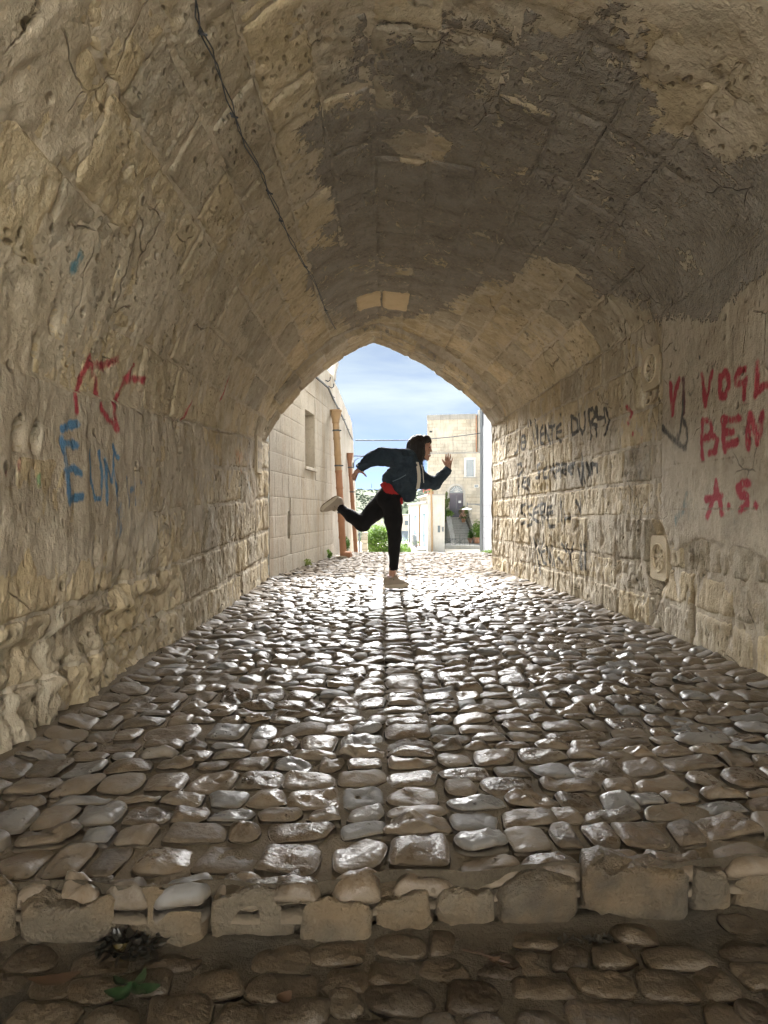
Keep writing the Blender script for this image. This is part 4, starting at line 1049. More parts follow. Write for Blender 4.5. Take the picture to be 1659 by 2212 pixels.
# single blocks of the near stretch
zc = [-.12]
while zc[-1] < A_TOP - .12: zc.append(zc[-1] + rnd.uniform(.20, .34))
zc[-1] = A_TOP
rs = random.Random(4)
for i in range(len(zc) - 1):
    y = 7.41 - rs.uniform(0, .3); first = True
    while y < 11.15:
        n = y + rs.uniform(.26, .75)
        if n > 10.98: n = 11.2
        a, b, c, d = max(y, 7.412) + .001, n - .001, zc[i] + .001, zc[i + 1] - .001; y = n
        bad = [o for o in (NICHE, SLIT) if a < o[1] + .01 and b > o[0] - .01 and c < o[3] + .01 and d > o[2] - .01]
        spans = [(a, b)]
        for o in bad: spans = [q for s0, s1 in spans for q in ((s0, min(s1, o[0] - .01)), (max(s0, o[1] + .01), s1))]
        for s0, s1 in spans:
            if s1 - s0 < .07: continue
            nu, nv = 11, 9; eu, ev = .006 / (s1 - s0), .006 / (d - c); su = np.concatenate([[0, 0], np.linspace(eu, 1 - eu, 9), [1, 1]]); sv = np.concatenate([[0, 0], np.linspace(ev, 1 - ev, 7), [1, 1]])
            SU, SV = np.meshgrid(su, sv, indexing='ij'); K = np.zeros((nu + 2, nv + 2)); K[[0, -1]] = 1; K[:, [0, -1]] = 1
            yy = s0 + (s1 - s0) * SU.ravel(); zz = c + (d - c) * SV.ravel()
            ed = np.minimum(np.minimum(SU, 1 - SU).ravel() * (s1 - s0), np.minimum(SV, 1 - SV).ravel() * (d - c)); tt = np.clip(ed / .008, 0, 1)
            Pq = np.stack([fA(yy), yy, zz], -1)
            off = rs.uniform(.006, .0075) - .0008 * (1 - np.sqrt(1 - (1 - tt) ** 2)) - K.ravel() * .006 + .004 * fbm(Pq, (7, 7, 4), 4, 92)
            Pq[:, 0] += off
            part('block', mesh_np('block', Pq, grid_faces(nu + 2, nv + 2, True)), M['ashlar'], house_a)

# clay downpipes
def downpipe(label, X0, X1, Y, z0, z1, r, mats, joint):
    root = tag(empty('downpipe', (X1, Y, z0)), label, 'downpipe', 'clay downpipes of the left house')
    def px(z): return X1 + (X0 - X1) * (z - z0) / (z1 - z0)
    n = int((z1 - z0) / joint)
    for i in range(n):
        a = z0 + .06 + (z1 - z0 - .24) * i / n; b = z0 + .06 + (z1 - z0 - .24) * (i + 1) / n
        m = MB(); m.tube([(px(a), Y, a), (px(b - .035), Y, b - .035), (px(b - .03), Y, b - .03), (px(b), Y, b)], [r, r * .97, r * 1.1, r * 1.12], 14, False)
        m.build('pipe_section', mats[0] if i < n * .55 else mats[1], root, True)
    zf = z1 - .18; m = MB(); Mt = Matrix.Translation((px(zf), Y, zf))
    m.lathe([(r, 0), (r * 1.15, .03), (r * 1.55, .10), (r * 1.62, .15), (r * 1.8, .155), (r * 1.8, .18), (r * 1.5, .18), (r * 1.2, .08)], 18, Mt); m.build('funnel', mats[1], root, True)
    m = MB(); m.tube([(px(z0 + .08), Y, z0 + .09), (px(z0), Y, z0 + .05), (px(z0) + .05, Y - .04, z0 + .02), (px(z0) + .13, Y - .06, z0 + .03)], [r, r * 1.15, r * 1.2, r * 1.05], 14); m.build('elbow', mats[0], root, True)
    for f in (.3, .62, .86):
        zc_ = z0 + (z1 - z0) * f; m = MB(); m.lathe([(r * 1.06, -.012), (r * 1.16, -.012), (r * 1.16, .012), (r * 1.06, .012)], 14, Matrix.Translation((px(zc_), Y, zc_)))
        m.box((px(zc_) + r * 1.05, Y - .02, zc_), (.05, .02, .016)); m.build('bracket', M['iron'], root, True)
    return root
downpipe('tall clay downpipe with wide ochre funnel nearest the tunnel mouth', -.80, -.665, 11.0, 0.0, 2.40, .056, (M['terracotta'], M['terracotta_pale']), .27)
downpipe('slender orange clay downpipe further down the lane', -.755, -.60, 14.5, -.20, 2.0, .044, (M['terracotta'], M['terracotta']), .28)
m = MB(); m.box((-.69, 11.0, -.03), (.20, .22, .09)); tag(m.build('stone_block', M['ashlar'], bevel=.012), 'small pale stone block under the nearest downpipe', 'block')
c = at(722, 800, 11.4); root = tag(empty('chimney_pot', (c.x - .02, 11.4, A_TOP)), 'white flared pot on the roof edge of the left house', 'chimney pot')
m = MB(); m.lathe([(.05, -.03), (.055, .10), (.09, .22), (.10, .26), (.085, .26), (.05, .12)], 16, Matrix.Translation((c.x - .02, 11.4, A_TOP))); m.build('pot', M['limewash'], root, True)
# conduit on the facade
def on_fa(px, py, out=.03):
    lo, hi = 7.5, 17
    for _ in range(40):
        mth = (lo + hi) / 2; z = CAM_H - (py - CY) / FPX * mth
        xw = float(fA(mth)) - (.15 * z / 3 * (mth - 11.2) / 5.8 if mth > 11.2 else 0) + out
        if (px - CX) / FPX * mth < xw: hi = mth
        else: lo = mth
    return at(px, py, lo)
pts = [on_fa(*p) for p in ((680, 812), (689, 820), (709, 837), (719, 859.5), (731, 883.5), (743, 907.5), (752, 929), (761, 949))]
root = tag(empty('wall_conduit', pts[0]), 'grey cable looping down the face of the left house', 'cable'); m = MB(); m.tube(pts, .016, 6); m.build('conduit', M['grey_cable'], root, True)
for p in pts[2:7]:
    m = MB(); m.tube([p + Vector((-.05, 0, .01)), p + Vector((.01, 0, .02)), p + Vector((.03, -.02, 0))], .007, 5); m.build('clip', M['iron'], root)
for i, (px_, py_) in enumerate(((705, 822), (713, 836))):
    p = on_fa(px_, py_, .02); m = MB(); m.tube([p + Vector((-.04, 0, .02)), p + Vector((.03, -.02, -.02)), p + Vector((.06, -.03, 0)), p + Vector((.065, -.03, .05))], .008, 6)
    tag(m.build('iron_hook', M['iron'], smooth=True), 'upper of two small iron hooks on the left house' if i == 0 else 'lower of two small iron hooks on the left house', 'hook', 'iron hooks on the left house')
# overhead cable across the lane
e0 = Vector((-.72, 16.9, CAM_H - (951 - CY) / FPX * 16.9)); e1 = at(1056, 933, 19.6)
pts = [e0.lerp(e1, i / 24) - Vector((0, 0, .09 * math.sin(math.pi * i / 24))) for i in range(25)]
m = MB(); m.tube(pts, .014, 6); tag(m.build('overhead_cable', M['grey_cable'], smooth=True), 'grey cable strung across the lane against the sky', 'cable')

# bracket lamps
def lamp(label, p, sgn, L, mat):
    root = tag(empty('bracket_lamp', p), label, 'lamp', 'iron bracket lamps in the lane')
    m = MB(); m.tube([p, p + Vector((sgn * L, 0, 0))], .013, 6); m.build('arm', mat, root, True)
    m = MB(); m.tube([p + Vector((sgn * L * (1 - math.cos(a)) * .62, 0, -L * .5 + L * .48 * math.sin(a))) for a in np.linspace(0, math.pi / 2, 9)], .010, 6); m.build('brace', mat, root, True)
    h = p + Vector((sgn * L, 0, 0)); m = MB(); m.tube([h + Vector((0, 0, .05)), h + Vector((0, 0, -.14))], .012, 6); m.build('stem', mat, root, True)
    m = MB(); m.lathe([(.015, -.11), (.05, -.13), (.16, -.155), (.165, -.17), (.0, -.17)], 16, Matrix.Translation(h)); m.build('lamp_shade', mat, root, True)
    m = MB(); m.box(p + Vector((0, 0, -L * .5)), (.05, .06, .13)); m.build('mount', mat, root)
M['lamp_metal'] = simple('lamp_metal', (.16, .18, .20), .5, .15)
lamp('bracket lamp on the left house, half hidden by the raised sleeve', at(765, 985, 16.4) + Vector((-.02, 0, 0)), 1, .46, M['lamp_metal'])
lamp('bracket lamp on the grey right wall before the door steps', at(1052, 1089, 20.3), -1, .60, M['lamp_metal'])

# weeds at the foot of the walls
def weed(label, c, rad, n, size, seed, mat='leaf_bright', group='weeds at the wall foot'):
    root = tag(empty('weed', c), label, 'weed', group); part('foliage', leaves((c[0], c[1], c[2] + rad[2] * .7), rad, n, size, seed, 5), M[mat], root)
    m = MB(); m.tube([(c[0], c[1], c[2] - .02), (c[0], c[1], c[2] + rad[2])], .004, 5); m.build('stem', M['leaf'], root)
weed('low mossy weed tuft at the foot of the left house', (float(fA(9.1)) + .05, 9.1, .03), (.05, .22, .035), 160, .02, 1, 'leaf_olive')
weed('small green weed beside the nearest downpipe', (float(fA(10.6)) + .06, 10.6, .03), (.05, .07, .07), 120, .02, 2)
weed('green creeper between the two downpipes', (float(fA(13.2)) + .06, 13.2, -.05), (.07, .18, .20), 320, .03, 3, 'leaf')
weed('flat weed on the cobbles by the right pillar', (1.95, 12.0, .0), (.16, .25, .03), 220, .022, 4, 'leaf_bright')

# stone pier and tree beyond the crest
root = tag(empty('stone_pier', (-.52, 18, -.9)), 'short coursed stone pier past the left house', 'pier')
z = -.95; i = 0
while z < .10:
    h = min(.21, .11 - z) if .11 - z > .05 else .1
    m = MB(); m.box((-.52 + rs.uniform(-.01, .01), 18, z + h / 2), (.17 + rs.uniform(-.01, .01), .3, h - .012)); m.build('stone', M['facade_tufa'], root, bevel=.012); z += h
m = MB(); m.tube([(-.645, 17.6, -1), (-.645, 17.6, .2)], .022, 8); tag(m.build('drain_pipe', M['lamp_metal'], smooth=True), 'thin dark drain pipe beside the stone pier', 'pipe')
def tree(label, base, crowns, mat):
    root = tag(empty('leafy_tree', base), label, 'tree', 'trees below the crest'); b = Vector(base)
    top = Vector(crowns[0][0]); m = MB(); m.tube([b, b.lerp(top, .5) + Vector((.05, 0, 0)), top], [.10, .07, .03], 8)
    for c, rd, n, sz, sd in crowns:
        m.tube([b.lerp(top, .4), Vector(c) + Vector((rd[0] * .4, 0, 0))], [.04, .012], 6); m.tube([b.lerp(top, .5), Vector(c) + Vector((-rd[0] * .4, .1, rd[2] * .3))], [.04, .012], 6)
    m.build('trunk', M['wood'], root, True)
    for c, rd, n, sz, sd in crowns: part('crown', leaves(c, rd, n, sz, sd, 26), M[mat], root)
tree('bright green leafy tree seen between the running legs', (-.15, 22, -1.6), [((-.10, 22, -.35), (.62, .7, .75), 5200, .045, 11), ((.35, 22.2, -.7), (.5, .5, .5), 2600, .045, 12)], 'leaf_bright')
tree('smaller green shrub to the right of the standing leg', (.75, 23, -1.7), [((.72, 23, -.75), (.34, .4, .46), 2400, .04, 13)], 'leaf_bright')

# ------------------------------------------------------------------ right building sliver
house_c = tag(empty('grey_house', (2.7, 16, 0)), 'grey stone block house edge seen right beside the tunnel pillar', 'house')
mb, WC, LC = facade((1.98, 9.2), (2.96, 20.6), -1.4, 6.2, [(9.9, 10.4, 3.2, 4.2)], .15); mb.build('wall', M['grey_block'], house_c)
obox(WC, 9.9, 10.4, .13, .15, 3.2, 4.2).build('window', M['dark_room'], house_c)
mb = MB(); mb.box2((2.985, 20.35, -1.4), (8, 20.6, 6.2)); mb.build('end_wall', M['grey_block'], house_c)
mb = MB(); mb.add([(1.95, 9.2, 6.2), (2.99, 20.6, 6.2), (8, 20.6, 6.2), (8, 9.2, 6.2)], [(0, 1, 2, 3)]); mb.build('roof', M['grey_block'], house_c)
for i, (z, dz) in enumerate(((.0, 5.5), (.0, 5.2))):
    m = MB(); yv = 19.2 + i * .5; xv = 1.98 + .98 * (yv - 9.2) / 11.4 - .04; m.tube([(xv, yv, -.5), (xv, yv, 5.6)], .028, 8)
    tag(m.build('wall_pipe', M['lamp_metal'], smooth=True), 'grey service pipe on the right house, nearer the tunnel' if i == 0 else 'grey service pipe on the right house, at its far corner', 'pipe', 'service pipes on the right house')
m = MB()
for k in range(4): q = at(1046, 934, 19.7); m.box((q.x - .02 - .03 * k, 19.6, q.z + .05 * (k % 2)), (.03, .05, .12))
tag(m.build('insulator_bracket', M['iron']), 'small iron bracket where the overhead cable meets the right house', 'bracket')
# ------------------------------------------------------------------ tall house with the arched door
M['door_grey'] = simple('door_paint', (.16, .145, .17), .6, .15, 4)
M['shutter'] = simple('shutter_paint', (.16, .27, .31), .6, .15, 4)
M['glass'] = simple('window_glass', (.13, .17, .20), .12, .2, 2, .6)
M['white_paint'] = simple('white_paint', (.72, .72, .70), .6, .06, 4)
M['paper'] = simple('paper', (.8, .8, .78), .8, .05)
house_t = tag(empty('tall_house', (5.5, 51, -1.7)), 'tall flat roofed tufa house with arched grey door and steps', 'house')
T0, T1 = (3.36, 52.0), (8.16, 51.0); LT = math.hypot(4.8, 1.0)
def sT(x): return (x - 3.36) / 4.8 * LT
DX0, DX1, DZ0, DZS, DZ1 = sT(5.02), sT(6.06), .32, 2.19, 2.75
WX0, WX1, WZ0, WZ1 = sT(6.24), sT(6.90), 3.40, 4.80
SX0_, SX1_, SZ0, SZ1 = sT(6.86), sT(7.22), 2.58, 2.84
mb, WT, _ = facade(T0, T1, -3, 5.25, [(DX0, DX1, DZ0, DZ1), (WX0, WX1, WZ0, WZ1), (SX0_, SX1_, SZ0, SZ1)], .22); mb.build('wall', M['facade_tufa'], house_t)
# upper storey, set back a hand's breadth, with parapet
U1 = sT(7.08); obox(WT, sT(3.34), U1, .10, 4, 5.25, 7.85).build('upper_storey', M['facade_tufa'], house_t)
obox(WT, sT(3.32), U1 + .02, .06, 4.02, 7.853, 8.24).build('parapet', M['grey_stone'], house_t)
obox(WT, sT(3.28), LT, -.07, .12, 5.20, 5.30).build('string_course', M['grey_stone'], house_t)
obox(WT, U1 + .05, LT, .6, 4, 5.25, 8.6).build('stair_tower', M['limewash'], house_t)
for k, sx in enumerate((U1 - .04, U1 + .35)):
    m = MB(); m.tube([WT(sx, .02, 5.3), WT(sx, .02, 8.1)], .045, 8); m.build('downpipe', M['terracotta'], house_t, True)
mb, _, _ = facade((3.36, 52.01), (3.36 + .9, 56.5), -3, 5.25, []); mb.build('side_wall', M['limewash'], house_t)
m = MB(); m.box(WT(sT(3.62), .08, 6.95), (.22, .08, .12)); m.build('vent_hole', M['dark_room'], house_t)
# door
dcx = (DX0 + DX1) / 2; dr = (DX1 - DX0) / 2
m = MB(); n = 16                                                    # spandrels that turn the opening into an arch
for sgn in (-1, 1):
    pr = [(dcx + sgn * dr * math.cos(a), DZS + (DZ1 - DZS) * math.sin(a)) for a in np.linspace(0, math.pi / 2, n)]
    m.add([WT(dcx + sgn * dr, .002, DZ1)] + [WT(s, .002, z) for s, z in pr], [tuple([0] + [i, i + 1]) for i in range(1, n)])
    m.add([WT(s, d, z) for s, z in pr for d in (.002, .2)], [(2 * i, 2 * i + 1, 2 * i + 3, 2 * i + 2) for i in range(n - 1)])
m.build('arch_spandrel', M['facade_tufa'], house_t)
m = MB()
pr0 = [(dcx + (dr + .03) * math.cos(a), DZS + (DZ1 - DZS + .03) * math.sin(a)) for a in np.linspace(0, math.pi, 21)]; pr1 = [(dcx + (dr + .16) * math.cos(a), DZS + (DZ1 - DZS + .16) * math.sin(a)) for a in np.linspace(0, math.pi, 21)]
m.add([WT(s, -.04, z) for s, z in pr0] + [WT(s, -.04, z) for s, z in pr1], [(i, i + 1, 22 + i, 21 + i) for i in range(20)]); m.add([WT(s, d, z) for s, z in pr0 for d in (-.04, .02)], [(2 * i, 2 * i + 1, 2 * i + 3, 2 * i + 2) for i in range(20)])
m.build('door_surround', M['limewash'], house_t)
for a, b in ((DX0 - .17, DX0 - .03), (DX1 + .03, DX1 + .17)):
    obox(WT, a, b, -.04, .01, DZ0, DZS - .002).build('door_jamb', M['limewash'], house_t); obox(WT, a - .03, b + .03, -.07, .01, DZS, DZS + .09).build('impost', M['limewash'], house_t)
obox(WT, DX0, DX1, .16, .18, DZS, DZ1).build('fanlight_glass', M['glass'], house_t)
fl = MB(); c0 = (dcx, DZS + .06)
for k in range(11):
    a = math.pi * (k + .5) / 11; fl.tube([WT(c0[0], .14, c0[1]), WT(dcx + dr * .97 * math.cos(a), .14, DZS + (DZ1 - DZS) * .95 * math.sin(a))], .012, 5)
fl.tube([WT(dcx + .14 * math.cos(a), .14, DZS + .06 + .13 * math.sin(a)) for a in np.linspace(0, math.pi, 9)], .012, 5); fl.build('fanlight_bars', M['white_paint'], house_t)
obox(WT, DX0, DX1, .09, .16, DZS - .06, DZS).build('transom', M['door_grey'], house_t)
for k, (a, b) in enumerate(((DX0, dcx - .006), (dcx + .006, DX1))):
    leaf = obox(WT, a, b, .13, .17, DZ0, DZS - .06).build('door_leaf', M['door_grey'], house_t)
    nsl = 18
    for q in range(nsl):
        z = DZ0 + .10 + (DZS - .06 - DZ0 - .2) * q / nsl; v = MB()
        v.add([WT(a + .05, .13, z), WT(b - .05, .13, z), WT(b - .05, .13, z + .085), WT(a + .05, .13, z + .085), WT(a + .05, .098, z), WT(b - .05, .098, z)], [(4, 5, 2, 3), (0, 1, 5, 4)])
        so = v.build('slat', M['door_grey']); so.parent = leaf; so.matrix_parent_inverse = leaf.matrix_parent_inverse.copy(); so.matrix_parent_inverse = Matrix.Translation(-Vector(house_t.location)); so.matrix_parent_inverse = Matrix()
        so.matrix_parent_inverse = Matrix()
    if k: nb = obox(WT, a + .16, b - .16, .09, .097, 1.42, 1.60).build('notice', M['paper'], house_t)
# window and small window
def window(W3, a, b, z0, z1, root, bars=True, frame=M['white_paint'], glass=M['glass'], d=.08):
    f = MB()
    for q in ((a, a + .05, z0, z1), (b - .05, b, z0, z1), (a + .05, b - .05, z0, z0 + .05), (a + .05, b - .05, z1 - .05, z1)): obox(W3, q[0], q[1], d, d + .05, q[2], q[3], f)
    if bars: obox(W3, (a + b) / 2 - .02, (a + b) / 2 + .02, d + .002, d + .048, z0 + .05, z1 - .05, f)
    o = f.build('window_frame', frame, root); g = obox(W3, a + .05, b - .05, d + .02, d + .035, z0 + .05, z1 - .05).build('window_pane', glass, root)
window(WT, WX0, WX1, WZ0, WZ1, house_t, False); window(WT, SX0_, SX1_, SZ0, SZ1, house_t, False)
for (a, b, c_, d) in ((WX0 - .09, WX0 - .003, WZ0, WZ1), (WX1 + .003, WX1 + .09, WZ0, WZ1), (WX0 - .09, WX1 + .09, WZ1 + .003, WZ1 + .09)): obox(WT, a, b, -.03, .02, c_, d).build('window_surround', M['white_paint'], house_t)
obox(WT, WX0 - .16, WX1 + .16, -.10, .05, WZ0 - .08, WZ0 - .005).build('window_sill', M['grey_stone'], house_t)
# stairs with parapets
stair = tag(empty('stone_stairs', (5.7, 49.5, -1.5)), 'grey stone steps climbing to the arched door', 'stairs')
dirv = (WT(0, -1, 0) - WT(0, 0, 0)); NS = 10; RUN = .29; SXA, SXB = DX0 - .02, DX1 + .22
for k in range(NS):
    zt = DZ0 - .02 - (1.75 / NS) * k
    obox(WT, SXA + .085 * k, SXB + .085 * k, -.02 - RUN * (k + 1), -.02 - RUN * k + (.001 if k else .02), -2.6, zt).build('step', M['grey_stone'], stair, bevel=.012)
pl = MB(); pts = [(0.0, .85), (-.7, .72), (-1.4, .15), (-2.2, -.55), (-2.9, -1.2), (-3.5, -1.8)]
def parapet(s_fn, th, hp, mat, name):
    m = MB(); top = []
    for d, z in pts: top.append((d, z + hp))
    for i in range(len(top) - 1):
        (d0, za), (d1, zb) = top[i], top[i + 1]; s0, s1 = s_fn(d0), s_fn(d1)
        m.add([WT(s0, d0, -3), WT(s0 + th, d0, -3), WT(s1 + th, d1, -3), WT(s1, d1, -3), WT(s0, d0, za), WT(s0 + th, d0, za), WT(s1 + th, d1, zb), WT(s1, d1, zb)], [(0, 1, 2, 3), (4, 7, 6, 5), (0, 4, 5, 1), (1, 5, 6, 2), (2, 6, 7, 3), (3, 7, 4, 0)])
    return m.build(name, mat, stair)
parapet(lambda d: SXA - .40 - d * .29, .34, 0, M['grey_stone'], 'parapet'); parapet(lambda d: SXB + .04 - d * .29, .14, .05, M['facade_tufa'], 'parapet')
obox(WT, SXA - .1, SXB + 2.0, -5.6, -3.0, -3, -1.55).build('landing', M['limewash'], stair)
gate = tag(empty('iron_gate', WT(dcx, -5.5, -1.55)), 'low wrought iron gate at the foot of the steps', 'gate')
for k in range(9):
    s = SXA + (SXB + 1.4 - SXA) * k / 8; m = MB(); m.tube([WT(s, -5.5, -1.6), WT(s, -5.5, -1.05 + (.25 if k == 4 else 0))], .016, 5); m.build('bar', M['iron'], gate)
m = MB()
for z in (-1.5, -1.12): m.tube([WT(SXA, -5.5, z), WT(SXB + 1.4, -5.5, z)], .014, 5)
for s in (SXA + .6, SXA + 1.3):
    for a in (-1, 1): m.tube([WT(s - .3 * a, -5.49, -1.5), WT(s + .3 * a, -5.49, -1.12)], .011, 5)
m.build('rail', M['iron'], gate)
# pots and plants
def potted(label, c, pot_r, pot_h, rad, n, size, seed, mat, cat='potted plant', flowers=None):
    root = tag(empty('potted_plant', c), label, cat, 'potted plants by the steps'); Mt = Matrix.Translation(c)
    m = MB(); m.lathe([(0, 0), (pot_r * .7, 0), (pot_r, pot_h * .85), (pot_r * 1.12, pot_h * .85), (pot_r * 1.12, pot_h), (pot_r * .95, pot_h), (pot_r * .9, pot_h * .9), (0, pot_h * .88)], 16, Mt); m.build('pot', M['terracotta'], root, True)
    cc = Vector(c) + Vector((0, 0, pot_h + rad[2] * .8)); part('foliage', leaves(cc, rad, n, size, seed, 10), M[mat], root)
    if flowers: part('flowers', leaves(cc + Vector((0, -.1, -.05)), [r * .8 for r in rad], 120, size * 1.2, seed + 9, 6), M[flowers], root)
    m = MB(); m.tube([Vector(c) + Vector((0, 0, pot_h * .8)), cc], .02, 5); m.build('stem', M['leaf'], root)
potted('green potted plant on the left of the steps, below the cactus', WT(SXA + .02, -1.0, -.20), .17, .34, (.38, .3, .42), 500, .09, 21, 'leaf_bright')
potted('potted plant with pinkish leaves right of the arched door', WT(SXB - .12, -.9, -.05), .15, .28, (.36, .3, .55), 520, .09, 22, 'leaf_olive', flowers='leaf_pink')
potted('large bushy plant in an orange pot right of the steps', WT(SXB + 1.15, -3.4, -1.50), .38, .42, (.42, .4, .75), 800, .10, 23, 'leaf_bright')
potted('small potted plant against the wall right of the steps', WT(SXB + .55, -2.8, -1.52), .2, .35, (.22, .2, .35), 260, .08, 24, 'leaf')
cact = tag(empty('prickly_pear', WT(SXA - .30, -.7, .75)), 'pale green prickly pear cactus on the stair parapet', 'cactus')
for k, (ds, dz, w, h, ang) in enumerate(((0, .2, .16, .26, .1), (-.22, .42, .15, .22, -.5), (.2, .5, .15, .25, .4), (.05, .72, .14, .22, .05), (-.38, .72, .12, .2, -.7), (.32, .85, .12, .22, .5), (.15, 1.05, .12, .22, .1), (-.1, .95, .11, .2, -.3), (.2, 1.35, .10, .2, .0))):
    m = MB(); Rm = Matrix.Translation(WT(SXA - .30 + ds, -.7, .75 + dz)) @ Matrix.Rotation(ang, 4, 'Y') @ Matrix.Diagonal((w, .045, h, 1))
    m.lathe([(math.sin(a), -math.cos(a)) for a in np.linspace(0, math.pi, 9)], 12, Rm); m.build('pad', M['leaf_olive'], cact, True)

# ------------------------------------------------------------------ white house with shutters and balcony
house_w = tag(empty('white_house', (3.2, 44, -3)), 'white limewashed house with blue shutters and iron balcony', 'house')
mb, WW, LW = facade((2.74, 42), (3.80, 42.0), -4, 1.78, [(.62, .78, -.55, -.12 + .0), (.90, 1.0, -.5, -.2)], .12); mb.build('wall', M['limewash'], house_w)
for a, b, c_, d in ((.62, .78, -.55, -.12), (.90, 1.0, -.5, -.2)): obox(WW, a, b, .10, .12, c_, d).build('small_window', M['glass'], house_w)
obox(WW, -.04, LW + .03, -.06, .25, 1.55, 1.70).build('cornice', M['limewash'], house_w); obox(WW, -.02, LW, .0, .6, 1.783, 1.84).build('roof', M['grey_stone'], house_w)
m = MB(); m.tube([WW(.30, -.07, -4), WW(.24, -.07, .9), WW(.20, -.07, 2.2)], .055, 8); m.build('downpipe', M['terracotta_pale'], house_w, True)
V0, V1 = (2.735, 42.02), (2.13, 58.0)
p0, p1 = Vector((2.735, 42.02, 0)), Vector((2.13, 58, 0)); tl = (p1 - p0).length; tv = (p1 - p0) / tl; nv_ = Vector((-1, -.04, 0))
def WV(s, d, z): return p0 + tv * s - nv_ * d + Vector((0, 0, z))
def top_v(s): return 1.25
m = MB(); SH = [(1.3, 3.4, -1.55, .62), (8.2, 10.6, -1.75, .45)]
ss = sorted({0, tl, *[v for q in SH for v in q[:2]]}); zz = sorted({-5, 1.3, *[v for q in SH for v in q[2:]]})
for i in range(len(ss) - 1):
    for j in range(len(zz) - 1):
        sm, zm = (ss[i] + ss[i + 1]) / 2, (zz[j] + zz[j + 1]) / 2
        if any(q[0] < sm < q[1] and q[2] < zm < q[3] for q in SH): continue
        m.add([WV(ss[i], 0, zz[j]), WV(ss[i + 1], 0, zz[j]), WV(ss[i + 1], 0, zz[j + 1]), WV(ss[i], 0, zz[j + 1])], [(0, 1, 2, 3)])
m.build('street_wall', M['limewash'], house_w)
for q in SH:
    s0, s1, za, zb = q; mid = (s0 + s1) / 2
    for a, b in ((s0, mid - .03), (mid + .03, s1)):
        sh = obox(WV, a, b, .04, .09, za, zb).build('shutter', M['shutter'], house_w)
    obox(WV, s0 - .5, s1 + .5, -.04, .02, zb + .02, zb + .22).build('lintel', M['white_paint'], house_w)
m = MB(); m.tube([WV(4.9, -.08, -4), WV(4.9, -.08, 1.2)], .06, 8); m.build('downpipe', M['terracotta_pale'], house_w, True)
m = MB(); m.tube([WV(13.5, -.1, -3), WV(13.5, -.1, .6)], .05, 8); m.build('downpipe', M['iron'], house_w, True)
obox(WV, .0, tl, -.12, 1.0, 1.303, 1.42).build('eaves', M['grey_stone'], house_w)
# balcony on the street side near the corner
bal = tag(empty('balcony', WV(2.4, -.5, -1.7)), 'small balcony with thin iron railing on the white house', 'balcony')
obox(WV, .9, 4.6, -.62, .0, -1.78, -1.66).build('slab', M['limewash'], bal)
m = MB()
for z in (-1.6, -.78): m.tube([WV(.95, -.02, z), WV(.95, -.6, z), WV(4.55, -.6, z), WV(4.55, -.02, z)], .016, 5)
m.build('rail', M['lamp_metal'], bal)
for k in range(13):
    m = MB(); m.tube([WV(.95 + 3.6 * k / 12, -.6, -1.6), WV(.95 + 3.6 * k / 12, -.6, -.78)], .011, 5); m.build('bar', M['lamp_metal'], bal)
for k in range(4):
    m = MB(); m.tube([WV(.95, -.02 - .145 * k, -1.6), WV(.95, -.02 - .145 * k, -.78)], .011, 5); m.build('bar', M['lamp_metal'], bal)
potted('small green plant on the balcony of the white house', WV(3.6, -.4, -1.66), .1, .18, (.16, .16, .18), 160, .05, 25, 'leaf')
# roof terrace with red flowers
ter = tag(empty('roof_terrace', WV(1.5, .6, 1.4)), 'small roof terrace wall of pale tufa above the white house', 'terrace')
obox(WV, .6, 7.5, .2, .9, 1.423, 1.75).build('terrace_wall', M['facade_tufa'], ter); obox(WV, .5, 7.7, .0, 1.0, 1.753, 1.86).build('coping', M['limewash'], ter)
m = MB()
for k in range(9): m.tube([WV(.2 + .85 * k, .05, 1.86), WV(.2 + .85 * k, .05, 2.3)], .014, 5)
m.tube([WV(.2, .05, 2.3), WV(7.0, .05, 2.3)], .014, 5); m.build('rail', M['lamp_metal'], ter)
for k, s in enumerate((.9, 2.6, 4.6)):
    c = WV(s, .35, 1.865); root = tag(empty('flower_box', c), ('red geraniums on the terrace, nearest the corner', 'red geraniums in the middle of the roof terrace', 'red geraniums at the far end of the roof terrace')[k], 'flowers', 'geraniums on the roof terrace')
    m = MB(); m.box(c + Vector((0, 0, .09)), (.2, .6, .18)); m.build('planter', M['terracotta'], root); part('foliage', leaves(c + Vector((0, 0, .30)), (.2, .4, .18), 160, .06, 31 + k, 6), M['leaf'], root); part('flowers', leaves(c + Vector((-.05, -.05, .38)), (.2, .4, .16), 110, .06, 41 + k, 6), M['flower_red'], root)
# far low house
fh = tag(empty('low_house', (2.6, 76, -4)), 'low pale house with blue grey lean-to roof in the distance', 'house')
m = MB(); m.box2((1.7, 76, -6), (6, 82, .30)); m.build('wall', M['limewash'], fh); m = MB(); m.box2((1.6, 75.9, .303), (6.1, 82.1, .45)); m.build('roof', M['grey_stone'], fh)
m = MB(); m.add([(1.9, 74.0, -2.6), (6, 74.0, -2.6), (6, 75.99, -1.4), (1.9, 75.99, -1.4), (1.9, 74, -6), (6, 74, -6)], [(0, 1, 2, 3), (4, 5, 1, 0)]); m.build('lean_to', simple('slate_blue', (.28, .33, .40), .7, .1, 2), fh)
m = MB(); m.box2((2.35, 75.95, -.75), (2.75, 76.05, -.25)); m.build('window', M['glass'], fh)
